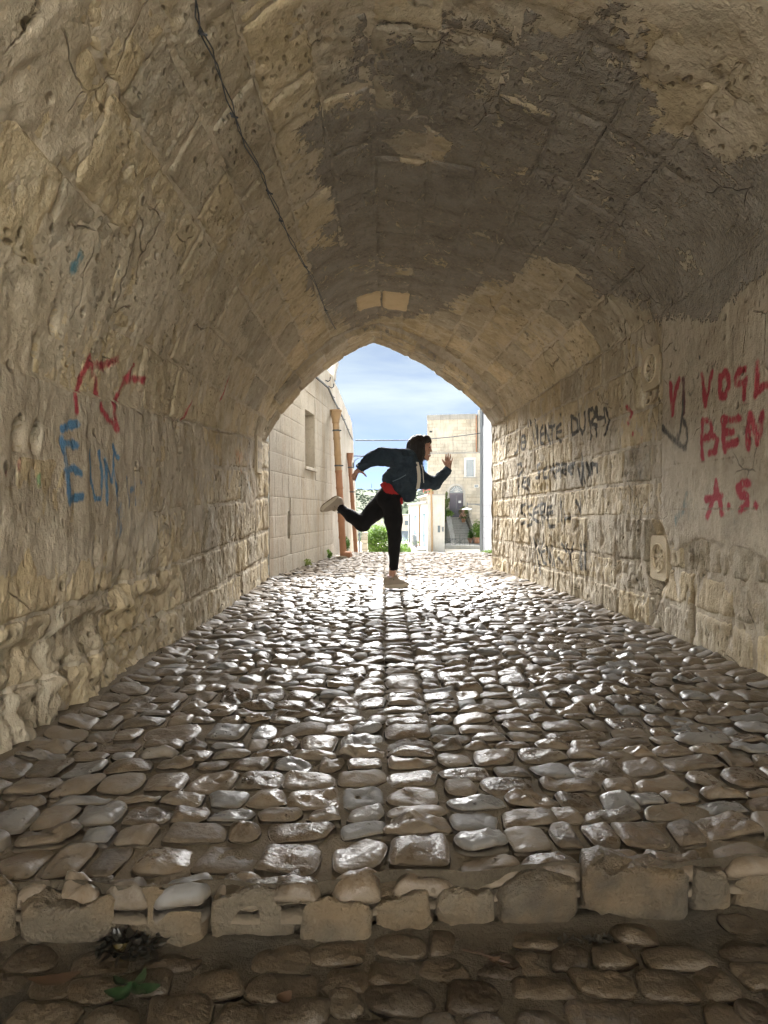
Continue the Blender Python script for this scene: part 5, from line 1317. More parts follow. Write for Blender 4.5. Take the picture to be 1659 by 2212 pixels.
# ------------------------------------------------------------------ the running person
def rc(a, b, ra, rb): return ('rc', np.array(a, float), np.array(b, float), ra, rb)
def el(c, r, R=None): return ('el', np.array(c, float), np.array(r, float), np.eye(3) if R is None else np.array(R, float))
def sdf_mesh(name, prims, h, k=.03, wrinkle=None, Mx=None, cut=None, smooth=2):
    lo = np.min([np.minimum(p[1] - p[3], p[2] - p[4]) if p[0] == 'rc' else p[1] - max(p[2]) for p in prims], 0) - 3 * h - .01
    hi = np.max([np.maximum(p[1] + p[3], p[2] + p[4]) if p[0] == 'rc' else p[1] + max(p[2]) for p in prims], 0) + 3 * h + .01
    n = np.ceil((hi - lo) / h).astype(int) + 1
    F = np.full(n, 1.0, np.float32); ax = [lo[i] + h * np.arange(n[i]) for i in range(3)]
    for p in prims:
        kk = p[5] if len(p) > 5 else k
        if p[0] == 'rc': bl, bh = np.minimum(p[1] - p[3], p[2] - p[4]), np.maximum(p[1] + p[3], p[2] + p[4])
        else: bl, bh = p[1] - max(p[2]), p[1] + max(p[2])
        i0 = np.maximum(((bl - lo - kk - 2 * h) / h).astype(int), 0); i1 = np.minimum(((bh - lo + kk + 2 * h) / h).astype(int) + 2, n)
        X, Y, Z = np.meshgrid(*[ax[i][i0[i]:i1[i]] for i in range(3)], indexing='ij'); Q = np.stack([X, Y, Z], -1)
        if p[0] == 'rc':
            ab = p[2] - p[1]; w = Q - p[1]; t = np.clip((w @ ab) / (ab @ ab + 1e-9), 0, 1)
            d = np.linalg.norm(w - t[..., None] * ab, axis=-1) - (p[3] + (p[4] - p[3]) * t)
        else:
            w = (Q - p[1]) @ p[3]; q0 = np.linalg.norm(w / p[2], axis=-1); q1 = np.linalg.norm(w / p[2] ** 2, axis=-1) + 1e-9; d = q0 * (q0 - 1) / q1
        sl = tuple(slice(i0[i], i1[i]) for i in range(3)); f = F[sl]
        hh = np.clip(.5 + .5 * (d - f) / kk, 0, 1) if kk > 0 else (d > f).astype(float)
        F[sl] = d * (1 - hh) + f * hh - kk * hh * (1 - hh)
    if cut is not None:
        X, Y, Z = np.meshgrid(*ax, indexing='ij')
        for c, nrm in cut: F = np.maximum(F, ((X - c[0]) * nrm[0] + (Y - c[1]) * nrm[1] + (Z - c[2]) * nrm[2]).astype(np.float32))
    s = F < 0
    m = tuple(x - 1 for x in n); cnt = np.zeros(m, np.int8)
    for a in (0, 1):
        for b in (0, 1):
            for c in (0, 1): cnt += s[a:a + m[0], b:b + m[1], c:c + m[2]]
    act = (cnt > 0) & (cnt < 8); idx = np.full(m, -1, np.int64); cells_ = np.argwhere(act); idx[act] = np.arange(len(cells_))
    acc = np.zeros((len(cells_), 3)); num = np.zeros(len(cells_))
    co = [(a, b, c) for a in (0, 1) for b in (0, 1) for c in (0, 1)]
    for i in range(8):
        for j in range(i + 1, 8):
            if sum(abs(co[i][q] - co[j][q]) for q in range(3)) != 1: continue
            fa = F[tuple((cells_ + co[i]).T)]; fb = F[tuple((cells_ + co[j]).T)]; x = (fa < 0) != (fb < 0)
            t = np.where(x, fa / np.where(np.abs(fa - fb) < 1e-12, 1, fa - fb), 0)
            pt = np.array(co[i])[None] + t[:, None] * (np.array(co[j]) - np.array(co[i]))[None]; acc[x] += pt[x]; num[x] += 1
    V = lo + h * (cells_ + acc / num[:, None]); quads = []
    for axis in range(3):
        sh = [slice(None)] * 3; sh2 = [slice(None)] * 3; sh[axis] = slice(0, -1); sh2[axis] = slice(1, None)
        ch = s[tuple(sh)] != s[tuple(sh2)]; e = np.argwhere(ch); o = [q for q in range(3) if q != axis]
        e = e[(e[:, o[0]] > 0) & (e[:, o[1]] > 0) & (e[:, o[0]] < n[o[0]] - 1) & (e[:, o[1]] < n[o[1]] - 1)]
        def cell(d0, d1):
            q = e.copy(); q[:, o[0]] -= d0; q[:, o[1]] -= d1; return idx[tuple(q.T)]
        qd = np.stack([cell(1, 1), cell(0, 1), cell(0, 0), cell(1, 0)], -1); fl = s[tuple(e.T)]
        if axis == 1: fl = ~fl
        qd[~fl] = qd[~fl][:, ::-1]; quads.append(qd)
    Fq = np.concatenate(quads); Fq = Fq[(Fq >= 0).all(1)]
    for _ in range(smooth):
        a_ = np.zeros_like(V); c_ = np.zeros(len(V))
        for i in range(4):
            np.add.at(a_, Fq[:, i], V[Fq[:, (i + 1) % 4]]); np.add.at(c_, Fq[:, i], 1)
            np.add.at(a_, Fq[:, (i + 1) % 4], V[Fq[:, i]]); np.add.at(c_, Fq[:, (i + 1) % 4], 1)
        V = .5 * V + .5 * a_ / c_[:, None]
    if wrinkle:
        d1 = V[Fq[:, 2]] - V[Fq[:, 0]]; d2 = V[Fq[:, 3]] - V[Fq[:, 1]]; fn = np.cross(d1, d2); vn = np.zeros_like(V)
        for i in range(4): np.add.at(vn, Fq[:, i], fn)
        vn /= np.linalg.norm(vn, axis=1, keepdims=True) + 1e-12
        q_ = fbm(V, wrinkle[1], 3, 101); V = V + vn * (wrinkle[0] * (.35 - np.abs(q_)))[:, None]
    if Mx is not None: V = np.array([list(Mx @ Vector(v)) for v in V])
    return mesh_np(name, V, Fq, True)

PY = 6.45
def J(zx, zy, dy=0.0): return np.array([-0.8857 + .0012456 * zx, PY + dy, 1.6651 - .0012456 * zy + .012])
M['skin'] = simple('skin', (.42, .24, .17), .55, .06, 8, .4)
def denim():
    k = NT('denim'); p = k.pos(); n = k.noise(p, 9, 5, .6)
    c = k.mix(k.rng(n, .35, .68), (.012, .021, .033), (.034, .054, .075)); w = k.noise(k.scaled(p, (420, 420, 90)), 1.0, 2); c = k.mix(k.rng(w, .4, .7, 0, .4), c, (.07, .095, .12))
    return k.done(c, .85, k.bump(k.math('ADD', k.noise(p, 28, 5, .6), k.math('MULTIPLY', w, .2)), .7, .012), .25)
M['denim'] = denim(); M['leggings'] = simple('leggings', (.008, .008, .0095), .85, .25, 14, .25, .4); M['red_shirt'] = simple('red_shirt', (.40, .028, .03), .8, .15, 10, .25, .4)
M['hair'] = simple('hair', (.014, .009, .0075), .42, .4, 40, .5, .6); M['shoe'] = simple('shoe', (.34, .29, .23), .8, .12, 14, .3, .4); M['sole'] = simple('sole', (.55, .49, .39), .7, .1, 10, .3); M['outsole'] = simple('outsole', (.16, .12, .08), .7, .15)
M['strap'] = simple('strap', (.55, .51, .44), .8, .06); M['lace'] = simple('lace', (.6, .58, .54), .8, .05); M['frame_metal'] = simple('glasses_metal', (.45, .22, .18), .3, .1); M['teeth'] = simple('teeth', (.75, .73, .68), .4, .03); M['lip'] = simple('lip', (.36, .10, .09), .5, .05); M['eye_dark'] = simple('eye_dark', (.03, .02, .015), .3, .1); M['stitch'] = simple('stitch', (.16, .20, .24), .8, .1); M['sock'] = simple('sock', (.45, .36, .40), .9, .1)

person = tag(empty('person', (float(J(780, 1330)[0]), PY, 0.0)), 'person in denim jacket and black leggings balancing on one leg mid-run', 'person')
pr = []
# head and neck
hc = J(1000, 256); pr += [el(hc, (.082, .070, .098)), el(J(1022, 305), (.052, .052, .062)), rc(J(1020, 325), J(1043, 348), .036, .022), rc(J(1062, 262), J(1074, 290), .010, .0115), rc(J(1056, 318), J(1062, 326), .016, .012), rc(J(1054, 236, -.03), J(1054, 236, .03), .018, .018),
       rc(J(990, 320), J(945, 415), .048, .056), rc(J(1035, 290, -.035), J(1040, 300, -.02), .022, .02), rc(J(1035, 290, .035), J(1040, 300, .02), .022, .02)]
# trunk
pr += [rc(J(925, 420, -.08), J(925, 420, .08), .085, .085), rc(J(925, 420), J(830, 540), .10, .10), rc(J(830, 540), J(755, 640), .10, .10), rc(J(755, 640, -.07), J(755, 640, .07), .09, .09)]
# right arm swung back (near side), left arm forward
pr += [rc(J(885, 365, -.14), J(655, 348, -.235), .052, .040), rc(J(655, 348, -.235), J(528, 440, -.222), .040, .025)]
pr += [rc(J(945, 430, .14), J(1108, 533, .21), .050, .038), rc(J(1108, 533, .21), J(1224, 418, .18), .038, .024)]
# legs
pr += [rc(J(768, 660, -.08), J(792, 930, -.085), .075, .045), rc(J(792, 930, -.085), J(787, 1070, -.082), .045, .040), rc(J(787, 1070, -.082), J(778, 1190, -.078), .039, .032), rc(J(778, 1190, -.078), J(770, 1272, -.078), .031, .032)]
pr += [rc(J(742, 655, .08), J(540, 855, .085), .075, .047), rc(J(540, 855, .085), J(445, 790, .08), .047, .042), rc(J(445, 790, .08), J(370, 728, .073), .040, .031), rc(J(370, 728, .073), J(335, 695, .07), .031, .032)]
body = [*pr]
# raised left hand: palm towards us, fingers up, thumb out to the left
ly = .18
hand = [rc(J(1226, 412, ly), J(1222, 380, ly), .022, .027), rc(J(1208, 385, ly), J(1206, 364, ly), .019, .017), rc(J(1232, 388, ly), J(1236, 368, ly), .017, .016), rc(J(1206, 364, ly), J(1236, 368, ly), .016, .015),
        rc(J(1202, 362, ly), J(1200, 334, ly - .006), .0098, .0085), rc(J(1200, 334, ly - .006), J(1201, 307, ly - .014), .0085, .0062),
        rc(J(1214, 358, ly), J(1217, 328, ly - .006), .0098, .0085), rc(J(1217, 328, ly - .006), J(1219, 298, ly - .015), .0085, .0062),
        rc(J(1227, 361, ly), J(1234, 333, ly - .004), .0095, .0083), rc(J(1234, 333, ly - .004), J(1238, 305, ly - .010), .0083, .0060),
        rc(J(1239, 370, ly), J(1249, 350, ly), .0088, .0076), rc(J(1249, 350, ly), J(1256, 331, ly - .004), .0076, .0056),
        rc(J(1212, 396, ly - .006), J(1192, 378, ly - .016), .0135, .0110), rc(J(1192, 378, ly - .016), J(1173, 348, ly - .022), .0105, .0075)]
ry = -.222
hand2 = [rc(J(524, 444, ry), J(508, 462, ry), .022, .024), rc(J(514, 456, ry), J(500, 474, ry), .020, .020), rc(J(502, 456, ry), J(492, 476, ry), .014, .014),
         rc(J(494, 468, ry + .01), J(480, 482, ry + .012), .0098, .0086), rc(J(480, 482, ry + .012), J(468, 494, ry + .016), .0086, .0068),
         rc(J(494, 478, ry), J(482, 498, ry), .0102, .0088), rc(J(482, 498, ry), J(473, 516, ry + .004), .0088, .0070),
         rc(J(502, 482, ry - .008), J(492, 503, ry - .008), .0102, .0088), rc(J(492, 503, ry - .008), J(484, 523, ry - .006), .0088, .0070),
         rc(J(510, 482, ry - .016), J(502, 506, ry - .018), .0098, .0084), rc(J(502, 506, ry - .018), J(496, 526, ry - .018), .0084, .0066),
         rc(J(524, 458, ry - .008), J(552, 466, ry - .022), .0130, .0105), rc(J(552, 466, ry - .022), J(567, 482, ry - .026), .0100, .0085), rc(J(567, 482, ry - .026), J(579, 496, ry - .026), .0085, .0066)]
part('body', sdf_mesh('body', body + [(*h_, .004) for h_ in hand + hand2], .004, .012, smooth=1), M['skin'], person)

# leggings
pts_ = [rc(J(738, 640, -.07), J(738, 640, .07), .092, .092), rc(J(730, 655, -.05), J(730, 655, .06), .096, .096),
        rc(J(765, 665, -.078), J(782, 820, -.082), .105, .083), rc(J(782, 820, -.082), J(794, 945, -.085), .083, .063), rc(J(794, 945, -.085), J(788, 1060, -.083), .062, .052), rc(J(788, 1060, -.083), J(783, 1203, -.078), .051, .040),
        rc(J(735, 650, .075), J(640, 750, .08), .104, .092), rc(J(640, 750, .08), J(545, 850, .085), .092, .076), rc(J(545, 850, .085), J(455, 795, .08), .072, .058), rc(J(455, 795, .08), J(368, 726, .073), .056, .043)]
lg = part('leggings', sdf_mesh('leggings', pts_, .0065, .03, (.007, (15, 15, 11)), cut=[(J(783, 1205), (0, 0, -1.0))]), M['leggings'], person)
# shirt hem
part('red_shirt', sdf_mesh('red_shirt', [rc(J(722, 575, d), J(775, 648, d), .058, .066) for d in (-.10, 0, .10)] + [rc(J(775, 655, d), J(815, 675, d), .068, .054) for d in (-.09, 0, .09)] + [rc(J(760, 600, -.09), J(760, 600, .09), .085, .085)], .0065, .03, (.004, (16, 16, 16)), cut=[(J(682, 556), np.array([-.83, 0, -.55]))]), M['red_shirt'], person)
# jacket
jk = []
for d in (-.10, 0, .10):
    jk += [rc(J(880, 372, d), J(748, 505, d), .092, .060), rc(J(748, 505, d), J(900, 635, d), .056, .058), rc(J(950, 425, d), J(905, 632, d), .066, .056), rc(J(880, 372, d), J(950, 425, d), .092, .068), rc(J(880, 400, d), J(835, 545, d), .12, .105)]
jk += [rc(J(880, 362, -.13), J(690, 348, -.225), .096, .080), rc(J(690, 348, -.225), J(620, 365, -.235), .079, .066), rc(J(620, 365, -.235), J(548, 420, -.224), .066, .045),
       rc(J(945, 440, .12), J(1030, 520, .19), .090, .076), rc(J(1030, 520, .19), J(1115, 530, .21), .074, .062), rc(J(1115, 530, .21), J(1208, 438, .182), .062, .043)]
jk += [rc(J(925, 330, -.05), J(925, 330, .05), .045, .045)]
_hn = np.array([-160.0, 0, -235.0]); _hn /= np.linalg.norm(_hn)
jacket = part('denim_jacket', sdf_mesh('denim_jacket', jk, .0065, .024, (.015, (13, 13, 13)), cut=[(J(690, 552), _hn)], smooth=1), M['denim'], person)
def sub(name, me, mat, parent_part, root):
    o = obj(name, me, mat); o.parent = parent_part; o.matrix_parent_inverse = Matrix.Translation(-Vector(root.location)) ; o.matrix_parent_inverse = (parent_part.matrix_parent_inverse @ Matrix()).copy() if False else Matrix()
    return o
def cuff(c, d, r, L):
    d = np.array(d) / np.linalg.norm(d); m = MB(); a = Vector(c - d * L / 2); b = Vector(c + d * L / 2); m.tube([a, a.lerp(b, .1), a.lerp(b, .9), b], [r * .96, r, r * .97, r * .90], 18); return m.mesh('cuff', True)
sub('cuff', cuff(J(538, 428, -.223), J(524, 444, 0) - J(552, 412, 0), .047, .05), M['denim'], jacket, person); sub('cuff', cuff(J(1212, 430, .182), J(1226, 412, 0) - J(1200, 448, 0), .044, .05), M['denim'], jacket, person)
m = MB(); m.tube([J(775, 532, -.215), J(825, 512, -.224), J(875, 483, -.222)], .0035, 5); sub('pocket_seam', m.mesh('pocket_seam'), M['stitch'], jacket, person)
m = MB(); m.lathe([(0, .004), (.009, .003), (.010, 0)], 10, Matrix.Translation(J(512, 412, -.262)) @ Matrix.Rotation(math.pi / 2, 4, 'X')); sub('button', m.mesh('button'), M['lace'], jacket, person)
# strap and drawstring
path = [J(958, 385, -.176), J(968, 430, -.182), J(974, 480, -.180), J(974, 530, -.172), J(964, 590, -.160)]
m = MB(); w = .016
for i in range(len(path) - 1):
    a, b = path[i], path[i + 1]; ex = np.array([w, .004, 0]); th = np.array([0, .006, 0])
    m.add([a - ex, a + ex, b + ex, b - ex, a - ex + th, a + ex + th, b + ex + th, b - ex + th], [(0, 3, 2, 1), (4, 5, 6, 7), (0, 4, 7, 3), (1, 2, 6, 5), (0, 1, 5, 4), (3, 7, 6, 2)])
m.build('shoulder_strap', M['strap'], person)
m = MB(); m.tube([J(992, 405, -.16), J(1003, 440, -.168), J(1006, 490, -.165), J(1010, 540, -.15)], .0045, 6); m.build('drawstring', M['lace'], person)
# hair
hr = [el(J(972, 248), (.094, .086, .094)), rc(J(965, 215), J(1035, 205), .060, .045), rc(J(1035, 205, -.03), J(1060, 222, -.025), .038, .022), rc(J(1035, 205, .03), J(1060, 222, .025), .038, .022),
      rc(J(945, 260), J(922, 310), .078, .058), rc(J(922, 310), J(915, 340), .055, .035)]
for sgn in (-1, 1):
    hr += [rc(J(985, 240, .05 * sgn), J(990, 310, .058 * sgn), .046, .040), rc(J(990, 310, .058 * sgn), J(985, 370, .062 * sgn), .040, .030), rc(J(985, 370, .062 * sgn), J(1002, 412, .062 * sgn), .026, .010), rc(J(955, 310, .05 * sgn), J(965, 385, .06 * sgn), .040, .022), rc(J(925, 300, .03 * sgn), J(915, 330, .04 * sgn), .034, .016)]
hair = part('hair', sdf_mesh('hair', hr, .0055, .022, (.010, (45, 45, 10))), M['hair'], person)
r_ = random.Random(3)
m = MB()
for i in range(70):
    sgn = r_.choice((-1, 1)); a = J(970 + r_.uniform(-50, 40), 340 + r_.uniform(-60, 30), sgn * r_.uniform(.06, .09)); b = a + np.array([r_.uniform(-.01, .03), r_.uniform(-.01, .01), -.05]); c = b + np.array([r_.uniform(-.005, .03), 0, -r_.uniform(.015, .05)])
    m.tube([a, b, c], [.003, .0025, .0012], 4)
sub('hair_strands', m.mesh('hair_strands'), M['hair'], hair, person)
# face details
for sgn in (-1, 1):
    m = MB(); m.tube([J(1070, 262, sgn * .030) + np.array([.004, .021 * math.cos(a), .021 * math.sin(a)]) for a in np.linspace(0, 2 * math.pi, 17)], .0022, 5); g = m.build('spectacle_rim', M['frame_metal'], person)
    m = MB(); m.tube([J(1070, 258, sgn * .052), J(1030, 262, sgn * .070), J(1000, 264, sgn * .074)], .0022, 5); m.build('temple_arm', M['frame_metal'], person)
    m = MB(); m.lathe([(math.sin(a) * .008, -math.cos(a) * .008) for a in np.linspace(0, math.pi, 7)], 10, Matrix.Translation(J(1060, 263, sgn * .028))); m.build('eye', M['eye_dark'], person, True)
m = MB(); m.tube([J(1074, 258, -.010), J(1077, 255, 0), J(1074, 258, .010)], .0022, 5); m.build('bridge', M['frame_metal'], person)
m = MB(); m.tube([J(1050, 322, -.030), J(1064, 320, -.014), J(1068, 319, 0), J(1064, 320, .014), J(1050, 322, .030)], .0055, 6); m.build('teeth', M['teeth'], person, True)
m = MB(); m.tube([J(1050, 328, -.031), J(1066, 328, -.014), J(1070, 328, 0), J(1066, 328, .014), J(1050, 328, .031)], .005, 6); m.build('lower_lip', M['lip'], person, True)
# shoes, built in the foot's own frame: x to the toe, z away from the sole
def shoe(Mx, label):
    root = person
    up = [rc((-.085, 0, .058), (.055, 0, .048), .038, .031), rc((.055, 0, .048), (.098, 0, .040), .030, .022), rc((-.075, 0, .085), (-.035, 0, .092), .034, .036), rc((-.03, 0, .085), (.03, 0, .062), .034, .030), rc((-.10, 0, .07), (-.10, 0, .108), .018, .010), rc((-.02, 0, .100), (.0, 0, .112), .020, .014)]
    u = part('shoe', sdf_mesh('shoe', up, .0045, .018, Mx=Mx), M['shoe'], root)
    n = 28; out = []
    for i in range(n):
        a = 2 * math.pi * i / n; cx_ = math.cos(a); sx_ = math.sin(a)
        out.append((.112 * (abs(cx_) ** .72) * (1 if cx_ > 0 else -1), (.041 if cx_ > .1 else .035) * (abs(sx_) ** .8) * (1 if sx_ > 0 else -1)))
    def rocker(x): return .020 * max(0, (x - .045) / .067) ** 2 + .014 * max(0, (-x - .07) / .042) ** 2
    def layer(name, z0, z1, g0, g1, mat, par):
        m = MB(); prof = [(z0, g0 * .95), (z0 + .004, g0), ((z0 + z1) / 2, (g0 + g1) / 2 * 1.02), (z1, g1)]
        V = [Mx @ Vector((x * g, y * g, z + rocker(x) * (1 - .35 * (z / .05)))) for z, g in prof for x, y in out]
        Fs = [(j * n + i, j * n + (i + 1) % n, (j + 1) * n + (i + 1) % n, (j + 1) * n + i) for j in range(3) for i in range(n)] + [tuple(range(n - 1, -1, -1)), tuple(3 * n + i for i in range(n))]
        m.add(V, Fs); o = obj(name, m.mesh(name, True), mat); o.parent = par; return o
    layer('outsole', 0, .009, .97, 1.0, M['outsole'], u); layer('midsole', .0092, .044, 1.03, .93, M['sole'], u)
    m = MB()
    for q in range(5):
        xx = .045 - .016 * q; zz = .083 + .008 * q; m.tube([Mx @ Vector((xx, -.026, zz - .012)), Mx @ Vector((xx + .006, 0, zz + .002)), Mx @ Vector((xx, .026, zz - .012))], .003, 5)
    o = obj('laces', m.mesh('laces'), M['lace']); o.parent = u
    m = MB(); m.box((-.030, -.0365, .088), (.022, .004, .012), None); o = obj('side_tab', MB().add([Mx @ Vector(v) for v in m.v], m.f).mesh('side_tab'), M['eye_dark']); o.parent = u
    m = MB(); m.tube([Mx @ Vector((-.055, 0, .10)), Mx @ Vector((-.052, 0, .122))], [.034, .034], 14); o = obj('sock', m.mesh('sock', True), M['sock']); o.parent = u
def frame_from(o, f, up):
    f = Vector(f).normalized(); up = Vector(up); up = (up - f * up.dot(f)).normalized(); s_ = up.cross(f)
    return Matrix(((f.x, s_.x, up.x, o[0]), (f.y, s_.y, up.y, o[1]), (f.z, s_.z, up.z, o[2]), (0, 0, 0, 1)))
shoe(frame_from((float(J(805, 0)[0]), PY - .08, .004), (1, -.06, 0), (0, 0, 1)), 'r')
h0 = J(352, 618, .07); t0 = J(196, 728, .065); mid = (h0 + t0) / 2
shoe(frame_from(mid, t0 - h0, J(350, 700) - J(300, 640) + np.array([.02, 0, 0])), 'l')
# ------------------------------------------------------------------ small things in the passage
def basis(px, py):
    P, u = hit([px], [py]); y = P[:, 1]; n = surf_n(u, y)[0]
    ty = np.array([0, 1.0, 0]); ty = ty - n * (ty @ n); ty /= np.linalg.norm(ty); tz = np.cross(n, ty)
    if tz[2] < 0: tz = -tz
    return Vector(P[0]), Vector(n), Vector(ty), Vector(tz)
def rosette(label, px, py, R, plate):
    c, n, a, b = basis(px, py); c = c - n * .017
    Mx = Matrix(((a.x, b.x, n.x, c.x), (a.y, b.y, n.y, c.y), (a.z, b.z, n.z, c.z), (0, 0, 0, 1)))
    root = tag(empty('round_vent', c), label, 'vent', 'carved round stone vents')
    w, h = plate; m = MB(); N = 32; sq = []                       # plate with a round hole
    for i in range(N):
        t = 2 * math.pi * i / N; k = 1 / max(abs(math.cos(t)) / w, abs(math.sin(t)) / h); sq.append((k * math.cos(t), k * math.sin(t)))
    inn = [(R * math.cos(2 * math.pi * i / N), R * math.sin(2 * math.pi * i / N)) for i in range(N)]
    V = [Mx @ Vector((x, y, .012)) for x, y in inn] + [Mx @ Vector((x * .985, y * .985, .012)) for x, y in sq] + [Mx @ Vector((x, y, -.03)) for x, y in sq] + [Mx @ Vector((x * .97, y * .97, -.018)) for x, y in inn]
    F = [(i, (i + 1) % N, N + (i + 1) % N, N + i) for i in range(N)] + [(N + i, N + (i + 1) % N, 2 * N + (i + 1) % N, 2 * N + i) for i in range(N)] + [(i, 3 * N + i, 3 * N + (i + 1) % N, (i + 1) % N) for i in range(N)]
    m.add(V, F); m.build('plate', M['vent_stone'], root)
    m = MB(); m.lathe([(R * .98, -.016), (R * 1.0, .014), (R * 1.10, .020), (R * 1.16, .0125)], 32, Mx); m.build('rim', M['vent_stone'], root, True)
    m = MB(); m.lathe([(0, -.017), (R, -.017)], 24, Mx); m.build('dark_hollow', M['dark_room'], root)
    for k in range(8):                                              # eight spokes between petal holes
        t = 2 * math.pi * k / 8 + .2; m = MB(); d = Vector((math.cos(t), math.sin(t), 0)); e = Vector((-d.y, d.x, 0))
        pts = [(.18, .12), (.45, .10), (.7, .12), (.99, .34)]; V = []
        for r, hw in pts:
            for s in (-1, 1):
                for z in (-.012, .006): V.append(Mx @ (d * R * r + e * R * hw * s + Vector((0, 0, z))))
        F = []
        for i in range(3):
            q = i * 4; F += [(q + 1, q + 3, q + 7, q + 5), (q, q + 4, q + 6, q + 2), (q, q + 1, q + 5, q + 4), (q + 2, q + 6, q + 7, q + 3)]
        m.add(V, F); m.build('petal_spoke', M['vent_stone'], root)
    m = MB(); m.lathe([(R * .26, -.012), (R * .26, .006), (R * .2, .010), (R * .08, .010), (R * .07, -.006), (0, -.006)], 16, Mx); m.build('hub', M['vent_stone'], root, True)
M['vent_stone'] = simple('vent_stone', (.52, .44, .31), .9, .15, 14, .2, .5)
rosette('round carved stone vent high on the right wall beside the red writing', 1403, 796, .078, (.125, .135))
rosette('round carved stone vent low on the right wall near the floor', 1420, 1205, .080, (.12, .14))
# slotted vent on the left wall by the mouth
c, n, a, b = basis(557, 983); c = c + n * .014; root = tag(empty('slotted_vent', c), 'pale slotted stone grille high on the left wall near the mouth', 'vent')
Mx = Matrix(((a.x, b.x, n.x, c.x), (a.y, b.y, n.y, c.y), (a.z, b.z, n.z, c.z), (0, 0, 0, 1)))
m = MB(); m.box((0, 0, -.01), (.30, .36, .03), Mx); m.build('plate', M['vent_stone'], root, bevel=.004)
for i in range(3):
    for j in range(3):
        m = MB(); x0_, y0_ = -.085 + .085 * i, -.10 + .10 * j
        m.add([Mx @ Vector(v) for v in ((x0_ - .016, y0_ + .034, .0062), (x0_ + .004, y0_ + .034, .0062), (x0_ + .022, y0_ - .034, .0062), (x0_ + .002, y0_ - .034, .0062))], [(0, 1, 2, 3)]); m.build('slot', M['dark_room'], root)
# cable clipped along the vault
cab = [(404, -40), (412, 20), (425, 62), (440, 95), (455, 130), (470, 170), (485, 210), (496, 243), (508, 275), (525, 308), (545, 345), (560, 375), (575, 410), (590, 445), (600, 470), (615, 495), (625, 520), (640, 548), (655, 570), (668, 590), (680, 615), (690, 640), (700, 665), (712, 690), (722, 708)]
P, u = hit([p[0] for p in cab], [p[1] for p in cab]); N_ = surf_n(u, P[:, 1])
root = tag(empty('vault_cable', P[8]), 'twisted dark cable clipped along the left of the vault', 'cable')
for k, (off, mat) in enumerate(((.022, 'iron'), (.030, 'grey_cable'))):
    jit = np.array([[.010 * math.sin(i * 1.9 + k * 2.4), 0, .006 * math.cos(i * 2.3 + k)] for i in range(len(P))]); m = MB(); m.tube([Vector(p) for p in P + N_ * off + jit], .0032 if k == 0 else .0028, 6); m.build('wire', M[mat], root, True)
for i in (2, 7, 12, 14, 18, 22):
    m = MB(); q = Vector(P[i]); nn = Vector(N_[i]); m.tube([q, q + nn * .036], .005, 6); m.tube([q + nn * .026 + Vector((-.014, 0, 0)), q + nn * .03 + Vector((.012, .005, 0))], .004, 5); m.build('clip', M['iron'], root)
# debris on the lower step
def floor_pt(px, py):
    z = STEP_Z
    for _ in range(6):
        Y = (CAM_H - z) * FPX / (py - CY); X = (px - CX) / FPX * Y; z = float(tread_z(X, Y)) + .008
    return Vector((X, Y, z))
def leafmesh(L, Wd, curl, seed, n=7):
    r = random.Random(seed); V, F = [], []
    for i in range(n):
        t = i / (n - 1); w = Wd * math.sin(math.pi * min(1, t * .96 + .02)) ** .8; z = curl * (t - .5) ** 2 * L
        V += [(L * (t - .5), -w, z + abs(curl) * .35 * w), (L * (t - .5), 0, z), (L * (t - .5), w, z + abs(curl) * .35 * w)]
    for i in range(n - 1):
        a = i * 3; F += [(a, a + 1, a + 4, a + 3), (a + 1, a + 2, a + 5, a + 4)]
    return V, F
M['dead_leaf'] = simple('dead_leaf', (.045, .024, .012), .6, .3, 30, .4); M['wet_leaf'] = simple('wet_leaf', (.014, .013, .010), .35, .5, 40, .5); M['yellow_leaf'] = simple('yellow_leaf', (.06, .045, .012), .5, .3, 30, .4); M['green_leaf'] = simple('green_leaf', (.014, .034, .012), .35, .3, 30, .5); M['scrap'] = simple('scrap', (.34, .32, .28), .7, .1)
def put_leaf(name, p, L, Wd, curl, rot, tilt, mat, parent, seed):
    V, F = leafmesh(L, Wd, curl, seed); Mx = Matrix.Translation(p) @ Matrix.Rotation(rot, 4, 'Z') @ Matrix.Rotation(tilt, 4, 'X') @ Matrix.Rotation(tilt * .6, 4, 'Y')
    return MB().add([Mx @ Vector(v) for v in V], F).build(name, mat, parent, True)
r_ = random.Random(8)
c = floor_pt(285, 2052); root = tag(empty('leaf_litter', c), 'dark clump of wet rotting leaves against the riser', 'leaf litter')
for i in range(70):
    a = r_.uniform(0, 6.28); rr = math.sqrt(r_.random()); p = c + Vector((math.cos(a) * rr * .066, math.sin(a) * rr * .036, .004 + .030 * (1 - rr) * r_.random()))
    put_leaf('leaf', p, r_.uniform(.018, .036), r_.uniform(.004, .008), r_.uniform(-1, 2), r_.uniform(0, 6.3), r_.uniform(-.6, .6), M['yellow_leaf'] if r_.random() < .13 else M['wet_leaf'], root, i)
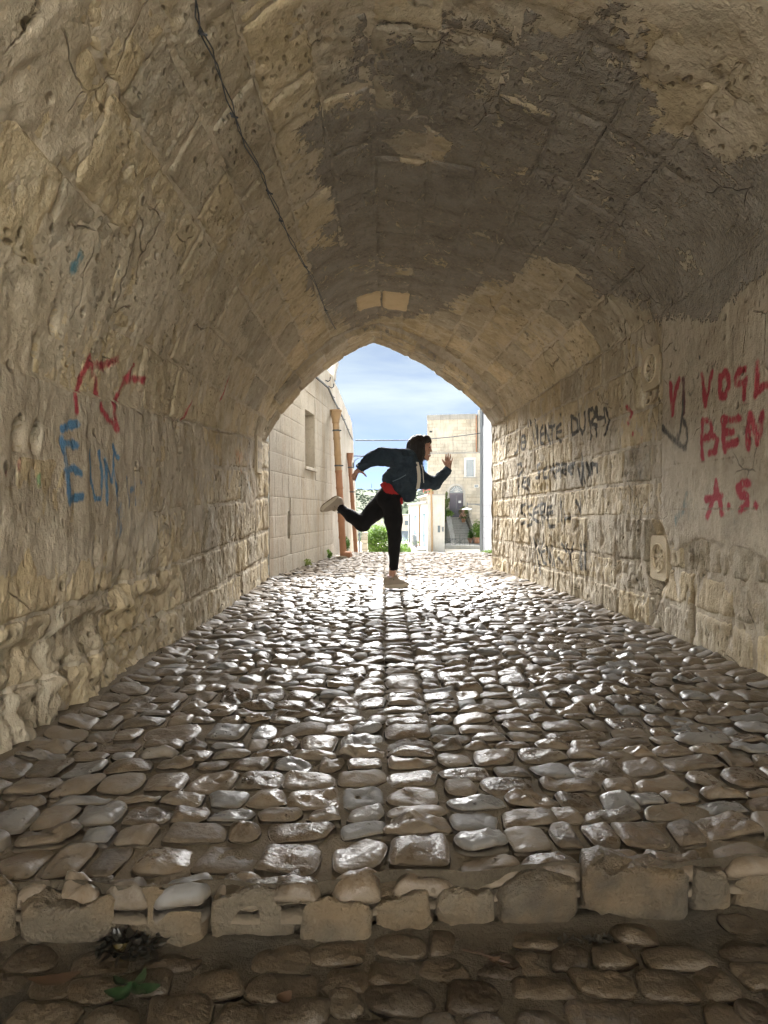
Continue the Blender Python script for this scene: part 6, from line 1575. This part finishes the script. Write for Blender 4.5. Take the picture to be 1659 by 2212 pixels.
q = floor_pt(355, 2037); tag(put_leaf('wet_leaf', q + Vector((0, 0, .01)), .035, .012, 1, .3, .2, M['wet_leaf'], None, 90), 'black curled wet leaf right of the leaf clump', 'leaf')
c = floor_pt(285, 2152); root = tag(empty('green_sprig', c), 'fallen sprig of dark green leaves on the lower step', 'sprig')
for i, a in enumerate((.2, 1.3, 2.6, 3.5, 4.4, 5.4)):
    put_leaf('leaf', c + Vector((math.cos(a) * .024, math.sin(a) * .017, .008 + .003 * (i % 3))), .045, .011, .8, a, .2 * (-1) ** i, M['green_leaf'], root, 100 + i)
tag(put_leaf('dry_leaf', floor_pt(118, 2128) + Vector((0, 0, .008)), .085, .012, .5, .35, .15, M['dead_leaf'], None, 120), 'long brown dry leaf at the far left of the lower step', 'leaf')
c = floor_pt(1062, 2085); root = tag(empty('dead_sprig', c), 'reddish brown dead sprig right of centre on the step', 'sprig')
m = MB(); m.tube([c + Vector((-.05, .035, .006)), c + Vector((-.02, .015, .012)), c + Vector((.03, -.005, .008))], .0022, 5); m.build('twig', M['dead_leaf'], root)
for i in range(5): put_leaf('leaf', c + Vector((-.03 + .016 * i, .02 - .012 * i, .010)), .028, .006, 1, r_.uniform(0, 6), .3, M['dead_leaf'], root, 130 + i)
c = floor_pt(1262, 2036); root = tag(empty('leaf_litter', c), 'thin dark strip of litter in a joint of the step', 'leaf litter')
for i in range(26): put_leaf('leaf', c + Vector((r_.uniform(-.05, .05), r_.uniform(-.007, .007), .004)), r_.uniform(.014, .024), .004, 1, r_.uniform(0, 6), .3, M['wet_leaf'], root, 150 + i)
for i, (px_, py_, lab) in enumerate(((612, 2172, 'small dark red leaf lying on the front step'), (1215, 1612, None))):
    if lab: tag(put_leaf('red_leaf', floor_pt(px_, py_) + Vector((0, 0, .008)), .035, .012, 1, 1.0, .2, M['dead_leaf'], None, 180 + i), lab, 'leaf')
p = floor_pt(320, 2016); m = MB(); m.box(p + Vector((0, -.004, .018)), (.05, .004, .012), None); tag(m.build('paper_scrap', M['scrap'], bevel=.001), 'small pale paper scrap beside the wet leaf clump', 'paper')
